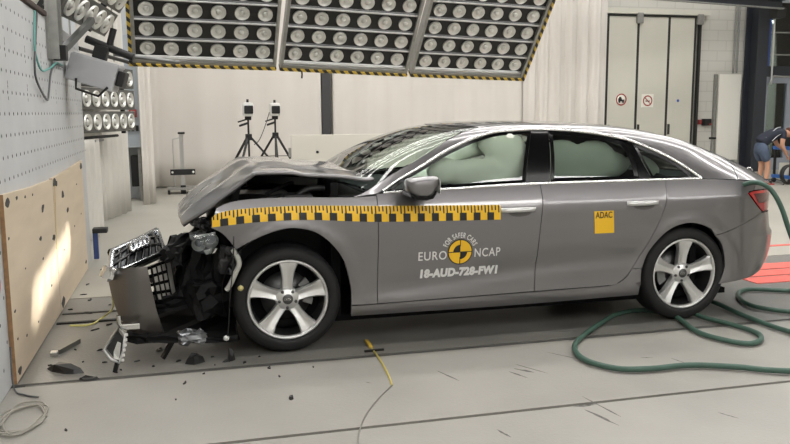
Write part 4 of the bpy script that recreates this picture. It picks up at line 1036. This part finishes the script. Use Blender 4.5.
# crushed front panel: pieces of radiator carrier and beams behind the bumper
rr = random.Random(21)
fc = MB().rbox((-.46, .22, .28), (-.34, 1.6, .80), .03, Matrix.Translation((0, 0, 0))).build('radiator', M_crush, car)
def crumple(name, c, size, rot, m, sd, parent=fc, sub=4, amp=.02):
    bm = bmesh.new(); bmesh.ops.create_cube(bm, size=1); bmesh.ops.subdivide_edges(bm, edges=bm.edges[:], cuts=sub, use_grid_fill=True); r_ = random.Random(sd)
    M_ = Matrix.Translation(c)@Matrix.Rotation(math.radians(rot[2]), 4, 'Z')@Matrix.Rotation(math.radians(rot[1]), 4, 'Y')@Matrix.Rotation(math.radians(rot[0]), 4, 'X')@Matrix.Diagonal((*size, 1))
    bm.verts.index_update(); V = [M_@v.co+Vector([r_.uniform(-amp, amp) for _ in range(3)]) for v in bm.verts]; F = [[v.index for v in f.verts] for f in bm.faces]; bm.free()
    return MB().add(V, F).build(name, m, parent)
crumple('beam', (-.58, .80, .64), (.10, 1.1, .12), (0, 10, -12), M_crush, 1)
crumple('carrier_piece', (-.55, .35, .50), (.16, .12, .34), (0, 20, 10), M_crush, 2)
crumple('carrier_piece', (-.68, .55, .33), (.34, .5, .10), (0, -14, 0), M_crush, 3)
crumple('carrier_piece', (-.50, .22, .36), (.20, .16, .22), (0, 0, 20), M_crush, 4)
crumple('carrier_piece', (-.72, .70, .50), (.08, .40, .36), (0, 25, 15), M_crush, 5)
crumple('carrier_piece', (-.36, .12, .62), (.12, .08, .16), (0, 10, 0), M_crush2, 6, amp=.012)
crumple('splash_shield', (-.60, .40, .16), (.56, .7, .03), (4, 4, 0), M_crush, 7, amp=.012)
crumple('carrier_piece', (-.45, .30, .84), (.14, .30, .06), (0, -20, 10), M_crush, 8)
crumple('carrier_piece', (-.52, .24, .84), (.10, .16, .05), (0, 30, 20), M_crush2, 9, amp=.012)
MB().bar((-.72, .10, .14), (-.795, .08, .02), .05, .02).build('torn_strut', M_crush, fc)
MB().tube([(-.338,.05,.70),(-.303,.05,.613),(-.33,.05,.54),(-.365,.05,.47),(-.39,.05,.438)], .017, 8, True).build('washer_hose', mat('pale_hose', (178,178,170), .5), fc)
MB().tube([(-.33,.03,.80),(-.345,.0,.6),(-.37,.0,.4),(-.385,.02,.2),(-.40,.04,.12)], .004, 5, True).build('loose_wire', M_black, fc)
MB().lathe([(0,-.02),(.015,-.012),(.02,0),(.015,.012),(0,.02)], (-.30,.03,.45), 'z', 8).build('wire_plug', mat('plug_yellow', (190,180,120), .5), fc)
MB().lathe([(0,-.02),(.015,-.012),(.02,0),(.015,.012),(0,.02)], (-.40,.04,.13), 'z', 8).build('wire_plug', M_camw, fc)
crumple('foil_piece', (-.61, .05, .155), (.15, .10, .05), (10, 0, 10), mat('foil', (120,122,124), .3, metal=.8), 12, amp=.014)
# headlamp torn loose
M_clear = glass('lamp_cover', (228,232,234), 1.)
hl_poly = [(-.60,.775),(-.52,.80),(-.437,.812),(-.405,.757),(-.44,.66),(-.50,.645),(-.565,.665),(-.585,.72)]
hl = MB().prism([(x, .20-.0*z, z) for x, z in hl_poly], (0, .12, 0)).build('headlamp', mat('lamp_housing', (150,152,156), .25, metal=.7), car)
q = MB(); c0 = (-.50, .085, .725); pl = catmull(hl_poly, 4, True); n = len(pl)
q.add([(x, .20, z) for x, z in pl]+[(c0[0]+(x-c0[0])*.8, .115, c0[2]+(z-c0[2])*.8) for x, z in pl]+[c0], [(i, (i+1) % n, n+(i+1) % n, n+i) for i in range(n)]+[(n+i, n+(i+1) % n, 2*n) for i in range(n)], True)
q.build('headlamp_cover', M_clear, hl)
MB().lathe([(.05,-.03),(.045,0),(.03,.03),(0,.04)], (-.47, .17, .745), 'y', 18).build('reflector', M_chrome, hl)
MB().lathe([(.045,-.03),(.04,0),(.025,.03),(0,.04)], (-.545, .17, .725), 'y', 18).build('reflector', M_chrome, hl)
MB().bar((-.57,.14,.775), (-.44,.13,.795), .012, .012).build('light_strip', M_camw, hl)
MB().prism([(-.52,.12,.69),(-.43,.11,.70),(-.45,.11,.67),(-.50,.12,.66)], (0,.04,0)).build('bezel', M_bright, hl)
# front bumper, torn off its mounts and tipped forward
bz = [(-1.118,.590),(-1.098,.545),(-1.064,.552),(-.95,.575),(-.862,.598)]
def skin_y(x, z): return .10+3.2*max(0, -.90-x)**2+.9*max(0, z-.48)**2+.25*max(0, .30-z)
skin_poly = seg_path([[(-1.118,.588),(-1.075,.592),(-.97,.602),(-.862,.606)], [(-.862,.606),(-.848,.49),(-.812,.295),(-.778,.155)], [(-.778,.155),(-.86,.130),(-.93,.138)], [(-.93,.138),(-.990,.205),(-1.045,.280),(-1.085,.395),(-1.105,.50),(-1.118,.588)]], .03)
def skin_fn(x, z): return (x, skin_y(x, z), z)
_c = CEN; CEN = Vector((-.95, .8, .4))
bump = panel('front_bumper', None, skin_fn, M_browngrey, raw=skin_poly, gap=0, thick=.02, mirror=False); tag(bump, 'front bumper torn off and tipped forward')
CEN = _c
G00, G10, G01, G11 = Vector((-1.067,.15,.548)), Vector((-.776,.70,.592)), Vector((-1.091,.45,.655)), Vector((-.826,1.10,.69))
G00 = Vector((-1.085,.14,.560))
def gp(u, v, off=0.):
    p = (G00*(1-u)+G10*u)*(1-v)+(G01*(1-u)+G11*u)*v; nrm = (G10-G00).cross(G01-G00).normalized()
    if nrm.z < 0: nrm = -nrm
    return p+nrm*(off+.05*math.sin(math.pi*u)*math.sin(math.pi*v))
n = 10; V = [gp(i/n, j/n, -.055) for i in range(n+1) for j in range(n+1)]; F = [(i*(n+1)+j, i*(n+1)+j+1, (i+1)*(n+1)+j+1, (i+1)*(n+1)+j) for i in range(n) for j in range(n)]
q = MB(); q.add(V, F, True); go = q.build('grille_back', mat('grille_pale_sheet', (150,152,156), .35, metal=.5), bump); md = go.modifiers.new('t', 'SOLIDIFY'); md.thickness = .012  # pale sheet added behind the bars to fill the mesh cells
M_gchr = mat('grille_chrome', (205,208,212), .14, metal=1.)
for k in range(1, 7): MB().tube([gp(k/7, j/6, .0) for j in range(7)], .013, 6).build('grille_bar', M_gloss, bump)
for k in range(1, 3): MB().tube([gp(i/8, k/3, .002) for i in range(9)], .013, 6).build('grille_bar', M_gloss, bump)
MB().tube([gp(i/8, 0, .0) for i in range(9)]+[gp(1, j/6, 0) for j in range(1, 7)]+[gp(1-i/8, 1, 0) for i in range(1, 9)]+[gp(0, 1-j/6, 0) for j in range(1, 7)], .020, 8).build('grille_frame', M_gchr, bump)
MB().tube([gp(i/8, 1.06, -.02) for i in range(9)], .03, 8).build('grille_lip', M_gloss, bump)
for k in range(4):
    u0 = .36+.085*k
    MB().tube([gp(u0+.055*math.cos(6.283*i/20), .52+.20*math.sin(6.283*i/20), .022) for i in range(21)], .012, 6).build('emblem_ring', M_gchr, bump)
crumple('grille_corner', (-1.10, .16, .575), (.06, .08, .07), (0, 20, 20), M_bright, 31, bump, 2, .006)
crumple('bumper_backing', (-.66, .85, .60), (.20, .6, .10), (0, -18, -8), M_crush, 32, bump, 4, .015)
# honeycomb of the side air intake behind the skin edge
H00, H10, H01, H11 = Vector((-.845,.20,.36)), Vector((-.73,.40,.317)), Vector((-.872,.20,.575)), Vector((-.763,.40,.580))
hp = lambda u, v: (H00*(1-u)+H10*u)*(1-v)+(H01*(1-u)+H11*u)*v
for k in range(5): MB().bar(hp(k/4, 0), hp(k/4, 1), .014, .02).build('intake_bar', M_gloss, bump)
for k in range(5): MB().bar(hp(0, k/4), hp(1, k/4), .012, .02).build('intake_bar', M_gloss, bump)
q = MB(); q.add([hp(0,0)+Vector((.03,.05,0)), hp(1,0)+Vector((.03,.05,0)), hp(1,1)+Vector((.03,.05,0)), hp(0,1)+Vector((.03,.05,0))], [(0,1,2,3)]); go = q.build('intake_liner', mat('liner_grey', (170,168,160), .5), bump)
go.modifiers.new('t', 'SOLIDIFY').thickness = .01
crumple('lower_lip', (-.88, .30, .145), (.26, .40, .05), (0, 5, 0), M_crush, 34, bump, 3, .012)
MB().tube([(-1.035,.0,.335),(-1.035,.0,.285),(-1.02,.0,.262)], .016, 6).build('trim_clip', M_bright, bump)
MB().rbox((-1.03, -.02, .245), (-.915, .05, .282), .008, None).build('trim_clip', M_bright, bump)
# broken fog lamp trim standing on the floor
t = thing('fog_lamp_trim', 'broken silver fog lamp trim lying against the bumper corner', 'car part', (-1.06, -.06, 0))
P = [(-1.125,-.06,.165),(-1.035,-.04,.272),(-.998,-.04,.225),(-1.015,-.05,.13),(-1.038,-.07,.082),(-1.065,-.08,.0)]
MB().tube([(-1.125,-.07,.150),(-1.035,-.05,.270),(-1.000,-.05,.225),(-1.015,-.06,.13),(-1.038,-.08,.06),(-1.09,-.08,.09),(-1.125,-.07,.150)], .010, 6).build('trim_frame', M_alu, t)
MB().prism([(-1.11,-.065,.150),(-1.04,-.045,.25),(-1.012,-.05,.20),(-1.03,-.065,.085),(-1.075,-.07,.10)], (.0,.012,.0)).build('mesh_insert', M_crush2, t)
MB().prism([(-1.07,-.072,.13),(-1.045,-.066,.19),(-1.025,-.066,.18),(-1.04,-.078,.08),(-1.07,-.08,.09)], (.0,.006,.0)).build('reflector', M_bright, t)
for k in range(6):
    f_ = k/5; MB().rbox((-.008, -.008, -.008), (.008, .008, .008), .003, Matrix.Translation(Vector((-.992,-.055,.225)).lerp(Vector((-1.02,-.075,.075)), f_))).build('clip', M_camw, t)
MB().bar((-1.05,-.07,.075), (-1.07,-.06,.0), .02, .02).build('peg', M_blackpl, t)

# ---------------------------------------------------------------- hoses, wires, debris, scuffs on the floor
hz = .024
def fl3(P, z=hz): return [(x, y, z) for x, y in P]
MB().tube([(3.37,.14,.955),(3.41,.06,.995),(3.46,-.02,1.015),(3.51,-.10,.97),(3.57,-.15,.84),(3.64,-.20,.61),(3.80,-.24,.30),(4.05,-.20,.08),(4.40,-.05,hz),(4.75,.25,hz),(4.62,.48,hz)]+fl3([(4.3,.54),(4.04,.68),(3.88,.63),(3.74,.46),(3.65,.25),(3.68,.08),(3.85,-.1),(4.3,-.4),(5.0,-.7)]), .018, 10, True).build('fuel_hose', M_hose, None, 'green hose hooked to the car tail and looping right', 'hose')
MB().tube(fl3([(3.6,-1.45),(2.78,-1.21),(2.53,-1.06),(2.28,-.955),(2.02,-.95),(1.83,-.89),(1.73,-.68),(1.80,-.42),(1.98,-.20),(2.25,.05),(2.5,.25),(2.75,.30),(2.88,.10)])+fl3([(2.78,-.33),(2.83,-.56),(2.92,-.67),(3.05,-.63),(3.15,-.48),(3.13,-.24)])+[(3.05,-.02,hz+.005),(3.10,.3,hz),(3.28,.45,hz),(3.43,.40,hz)]+fl3([(3.38,-.06),(3.39,-.51),(3.55,-1.0)]), .018, 10, True).build('floor_hose', M_hose, None, 'green hose snaking over the floor around the rear wheel', 'hose')
rg = thing('tow_ring', 'small silver ring standing on the boot edge near the hose', 'ring', (3.80, .50, 1.0))
MB().tube([(3.80+.030*math.cos(6.283*i/16), .50, 1.052+.030*math.sin(6.283*i/16)) for i in range(17)], .006, 6).build('ring', M_bright, rg); MB().cyl((3.80,.50,.985), (3.80,.50,1.025), .010, 8).build('stem', M_bright, rg)
MB().tube([(3.66,.22,1.01),(3.72,.12,1.02),(3.80,.10,1.0),(3.84,.16,.97)], .004, 5, True).build('rear_wire', M_black, None, 'thin black wire lying over the boot corner', 'wire')
wy = fl3([(.53,.11),(.53,-.19),(.52,-.4),(.5,-.62),(.48,-.76)], .006); wg = fl3([(.48,-.76),(.37,-.92),(.25,-1.13),(.18,-1.3),(.13,-1.48),(.10,-1.7)], .005)
MB().tube(wy, .006, 6, True).build('yellow_wire', mat('wire_yellow', (196,178,92), .5), None, 'yellow wire with plug lying beside the front wheel', 'wire')
MB().tube(wg, .004, 6, True).build('grey_wire', mat('wire_grey', (128,126,118), .5), None, 'thin grey wire trailing from the yellow wire to the camera', 'wire')
MB().bar((.535,.14,.010), (.53,-.02,.010), .022, .016).build('wire_plug', mat('plug_amber', (206,170,60), .5), None, 'yellow plug at the end of the yellow wire', 'plug')
MB().bar((.47,-.09,.008), (.60,-.085,.008), .02, .012).build('black_clip', M_black, None, 'black clip lying across the yellow wire', 'clip')
MB().tube([(-1.10,.35,.42),(-1.14,.8,.2),(-1.25,1.30,.02),(-1.33,1.07,.018),(-1.47,1.08,.018)], .007, 6, True).build('bumper_wire', mat('wire_yellow2', (206,200,120), .5), None, 'pale yellow wire curving from the bumper to the floor', 'wire')
def shard(x, y, s, sd, m, label, group, thick=.012, asp=1.6):
    r_ = random.Random(sd); n = 7; a0 = r_.uniform(0, 6.28); ca, sa = math.cos(a0), math.sin(a0)
    P = []
    for k in range(n):
        t_ = 6.283*k/n; r = s*r_.uniform(.45, 1.); px, py = r*math.cos(t_)*asp, r*math.sin(t_)*.7; P.append((x+px*ca-py*sa, y+px*sa+py*ca))
    q = MB(); z = [r_.uniform(.3, 1.6)*thick for _ in range(n)]
    q.add([(p[0], p[1], .0005) for p in P]+[(x+(p[0]-x)*.8, y+(p[1]-y)*.8, zz) for p, zz in zip(P, z)], [tuple(range(n-1, -1, -1)), tuple(range(n, 2*n))]+[(i, (i+1) % n, n+(i+1) % n, n+i) for i in range(n)])
    return q.build('debris_shard', m, None, label, 'debris', group)
deb = [(-1.47,.18,.02),(-.95,.13,.035),(-1.06,-.08,.012),(-.49,.08,.016),(-.40,-.03,.05),(-.48,-.09,.012),(-.12,-.42,.016),(-.66,-.38,.028),(-.71,-.65,.008),(-1.23,-.94,.015),(-1.04,-.03,.018),(-1.2,.44,.03),(-1.36,.49,.015),(-1.29,.98,.05),(-1.2,1.09,.03),(-1.41,1.24,.04),(-1.54,1.66,.03),(-.82,.34,.05),(-1.43,1.98,.05),(-1.52,2.62,.04),(-1.46,3.32,.03),(-.16,-.24,.03),(-.9,.62,.04),(-1.12,.72,.025),(-1.38,1.5,.045),(-1.25,1.75,.03),(-1.5,2.2,.035),(-1.2,2.4,.03),(-.7,.05,.02),(-.85,-.02,.014),(-.30,-.10,.018),(.10,-.30,.012),(-.95,1.9,.04),(-1.0,1.5,.03),(-.55,-.25,.01),(-.20,.0,.012),(-1.28,.20,.012),(-1.15,.15,.02)]
ORD = ['first','second','third','fourth','fifth','sixth','seventh','eighth','ninth','tenth','eleventh','twelfth','thirteenth','fourteenth','fifteenth','sixteenth','seventeenth','eighteenth','nineteenth','twentieth']
ZON = (('on the floor between barrier and curtain', lambda y: y > 1.4), ('on the dark floor behind the torn bumper', lambda y: .3 < y <= 1.4), ('on the dark floor before bumper and tyre', lambda y: -.17 < y <= .3), ('on the pale floor below the front wheel', lambda y: y <= -.17))
for zn, tst in ZON:
    for k, (x, y, s_) in enumerate(sorted(d for d in deb if tst(d[1]))):
        shard(x, y, s_*.72, 100+int(1000*abs(x*y+x)) % 977, M_blackpl, 'small black shard '+zn+', '+ORD[k]+' from the plywood', 'black shards on the floor', .008)
shard(-1.36, .03, .085, 301, M_blackpl, 'long black plastic shard at the foot of the plywood', None, .03, 2.0)
shard(-1.22, -.15, .05, 302, M_crush2, 'flat dark grey shard on the floor seam near the barrier', None, .012, 2.0)
shard(-.60, -.02, .055, 303, M_blackpl, 'curled black shard in front of the front wheel', None, .045, 1.2)
shard(-.38, -.02, .045, 304, M_blackpl, 'pointed black shard right in front of the front tyre', None, .06, 1.0)
shard(-.10, -.80, .030, 305, M_blackpl, 'lone black shard on the pale floor below the front wheel', None, .012, 1.2)
t = thing('lamp_shard', 'clear lamp fragment with shiny end beside the plywood', 'debris', (-1.44, .5, 0))
MB().bar((-1.47,.42,.016), (-1.37,.66,.016), .05, .03).build('fragment', mat('shard_grey', (104,104,98), .3, metal=.3), t); MB().rbox((-1.50,.37,0), (-1.45,.43,.03), .008).build('shiny_end', M_bright, t)
M_scuff = mat('scuff_dark', (92,90,86), .7, var=.3, scale=40)
for k, (a, b, w) in enumerate([((.81,-.57),(.88,-.78),.016), ((1.31,-.58),(1.43,-.80),.014), ((1.27,-.66),(1.36,-.76),.03), ((1.22,-.70),(1.28,-.84),.018), ((1.44,-1.20),(1.49,-1.52),.016), ((1.36,-1.38),(1.42,-1.62),.024), ((.82,-1.50),(.85,-1.61),.018), ((2.12,-.68),(2.20,-.70),.014), ((2.30,-.74),(2.33,-.86),.014), ((1.32,-1.33),(1.46,-1.33),.03), ((1.6,-.40),(1.75,-.62),.010), ((-.35,-1.42),(-.22,-1.47),.02), ((2.0,-1.6),(2.05,-1.7),.014), ((.35,-.65),(.38,-.68),.01), ((1.75,.02),(2.05,.0),.014)]):
    a = Vector((*a, .0006)); b = Vector((*b, .0006)); d = (b-a).normalized(); n_ = Vector((-d.y, d.x, 0)); r_ = random.Random(k); L = (b-a).length; m_ = 8
    up = [a+d*L*i/m_+n_*w*r_.uniform(.2, .6)*math.sin(math.pi*(i+.3)/(m_+.6)) for i in range(m_+1)]; dn = [a+d*L*i/m_-n_*w*r_.uniform(.2, .6)*math.sin(math.pi*(i+.3)/(m_+.6)) for i in range(m_+1)]
    MB().add(up+dn, [(i, i+1, m_+2+i, m_+1+i) for i in range(m_)]).build('scuff_mark', M_scuff, fl)

# ---------------------------------------------------------------- person bending over a trolley by the glass door
M_skin = mat('skin', (188,142,116), .55); M_hair = mat('hair_brown', (92,56,40), .7); M_shirt = mat('shirt_navy', (34,38,52), .8); M_shorts = mat('shorts_denim', (72,84,104), .85, var=.1, scale=20)
M_shoe = mat('shoe_dark', (40,40,44), .6); M_sole = mat('shoe_red', (176,60,62), .6); M_pipe = mat('shirt_piping', (200,202,206), .7)
def skin_obj(name, verts, edges, m, parent, sub=2, root=0):
    me = bpy.data.meshes.new(name); me.from_pydata([v[:3] for v in verts], edges, []); o = bpy.data.objects.new(name, me); COL.objects.link(o); o.parent = parent
    s = o.modifiers.new('skin', 'SKIN'); s.use_smooth_shade = True
    for i, v in enumerate(verts):
        sv = me.skin_vertices[0].data[i]; sv.radius = (v[3], v[4] if len(v) > 4 else v[3]); sv.use_root = (i == root)
    if sub: o.modifiers.new('sub', 'SUBSURF').levels = sub; o.modifiers['sub'].render_levels = sub
    me.materials.append(m); return o
pr = thing('person', 'person in navy shirt and denim shorts bending over a blue trolley', 'person', (11.02, 9.0, 0))
# local frame: x right, y away, z up; bends towards +x
hip = (-.13, 0, .80); wst = (-.04, 0, .93); chest = (.20, 0, 1.06); nk = (.37, 0, 1.06); hdv = (.50, -.01, 1.05)
bv = [(*hip,.07,.09), (*wst,.065,.085), (*chest,.115,.15), (*nk,.055), (.44,-.005,1.065,.06), (*hdv,.085,.085), (.56,-.012,1.02,.072),
      (-.13,-.09,.76,.085), (-.02,-.11,.42,.058), (-.035,-.11,.25,.055), (-.06,-.11,.06,.04), (.06,-.12,.035,.035),
      (-.13,.09,.76,.085), (.0,.10,.42,.058), (-.02,.10,.25,.055), (-.05,.10,.06,.04), (.07,.10,.035,.035),
      (.27,-.17,1.04,.058), (.20,-.22,.82,.045), (.33,-.20,.64,.032), (.36,-.19,.60,.030),
      (.30,.17,1.02,.058), (.42,.20,.82,.045), (.56,.14,.70,.032), (.60,.13,.68,.030),
      (.585,-.018,1.035,.035)]
be = [(0,1),(1,2),(2,3),(3,4),(4,5),(5,6),(6,25),(0,7),(7,8),(8,9),(9,10),(10,11),(0,12),(12,13),(13,14),(14,15),(15,16),(2,17),(17,18),(18,19),(19,20),(2,21),(21,22),(22,23),(23,24)]
body = skin_obj('body', bv, be, M_skin, pr)
for (hx, hy, hzz, dx) in ((.36,-.19,.60,.6), (.60,.13,.68,.9)):     # five bent fingers on each hand
    for k in range(5):
        th_ = k == 4; oy = (-.027+.018*k) if not th_ else -.042; l = (.060,.068,.064,.050,.045)[k]
        x0 = hx+.02+(0 if not th_ else -.015)
        skin_obj('finger', [(hx-.01,hy+oy*.5,hzz-.005,.010), (x0+.01,hy+oy,hzz-.030,.009), (x0+.02,hy+oy*1.05,hzz-.030-l*.6,.008), (x0+.012,hy+oy*1.0,hzz-.030-l,.007)], [(0,1),(1,2),(2,3)], M_skin, body, 1)
skin_obj('shirt', [(-.165,0,.83,.135,.165), (-.10,0,.89,.135,.16), (-.03,0,.95,.12,.145), (.18,0,1.075,.125,.165), (.31,0,1.09,.09,.11), (.355,0,1.085,.07), (.27,-.17,1.05,.072), (.235,-.21,.92,.062), (.30,.17,1.03,.072), (.36,.20,.90,.062)], [(0,1),(1,2),(2,3),(3,4),(4,5),(3,6),(6,7),(3,8),(8,9)], M_shirt, pr)
MB().tube([(.02,-.145,.90),(.12,-.165,1.0),(.20,-.185,1.05),(.29,-.13,1.11)], .008, 6, True).build('piping', M_pipe, pr, local=True)
MB().tube([(-.10,-.10,.97),(.02,-.10,1.06),(.14,-.11,1.16),(.26,-.08,1.18)], .008, 6, True).build('piping', M_pipe, pr, local=True)
skin_obj('shorts', [(-.085,0,.90,.135), (-.125,0,.81,.16), (-.125,-.085,.71,.115), (-.085,-.105,.58,.098), (-.055,-.11,.46,.090), (-.125,.085,.71,.115), (-.07,.10,.58,.098), (-.04,.10,.46,.090)], [(0,1),(1,2),(2,3),(3,4),(1,5),(5,6),(6,7)], M_shorts, pr, 1)
for y, dx in ((-.115, 0), (.10, .01)):
    MB().rbox((-.11+dx, y-.045, .0), (.13+dx, y+.045, .022), .008).build('sole', M_sole, pr, local=True)
    skin_obj('shoe', [(-.07+dx,y,.06,.045), (.0+dx,y,.06,.044), (.09+dx,y,.045,.036)], [(0,1),(1,2)], M_shoe, pr, 1)
skin_obj('hair', [(.475,-.01,1.10,.075), (.53,-.012,1.115,.07), (.585,-.014,1.085,.045)], [(0,1),(1,2)], M_hair, pr, 2)
skin_obj('ear', [(.50,-.088,1.045,.016), (.505,-.094,1.035,.012)], [(0,1)], M_skin, body, 1)
for y in (-.045, .02): MB().lathe([(0,-.008),(.008,0),(0,.008)], (.612, y, 1.035), 'z', 8).build('eye', M_black, body, local=True)
skin_obj('nose', [(.600,-.012,1.02,.016), (.640,-.012,1.0,.013)], [(0,1)], M_skin, body, 1)
MB().rbox((.600, -.035, .966), (.622, .012, .975), .003).build('mouth', mat('lips', (150,84,80), .6), body, local=True)
# trolley
M_tblue = mat('trolley_blue', (54,108,186), .45)
t = thing('trolley', 'blue trolley with boxes at the right edge of the picture', 'trolley', (11.85, 9.1, 0))
for z in (.10, .70): MB().rbox((11.52, 8.85, z), (12.4, 9.4, z+.07), .01).build('shelf', M_tblue, t)
for x in (11.56, 12.36):
    for y in (8.89, 9.36): MB().box((x-.02, y-.02, .17), (x+.02, y+.02, .72)).build('post', M_black, t); MB().cyl((x, y-.02, .05), (x, y+.02, .05), .05, 14).build('caster', M_black, t)
c = MB().rbox((11.62, 8.95, .171), (12.0, 9.3, .42), .01).build('carton', M_board, None, 'white carton on the lower shelf of the blue trolley', 'box')
MB().lathe([(.17,-.05),(.20,-.05),(.21,0),(.20,.05),(.17,.05)], (11.42, 8.76, .212), 'y', 24).build('cable_reel', M_black, None, 'black cable reel leaning against the blue trolley', 'reel')
t = thing('control_unit', 'dark control unit with blue front on top of the trolley', 'box', (11.8, 9.12, .771))
MB().rbox((11.66, 8.92, .771), (12.1, 9.3, 1.0), .01).build('case', M_black, t); MB().box((11.69, 8.912, .80), (12.07, 8.919, .97)).build('front_panel', M_tblue, t)
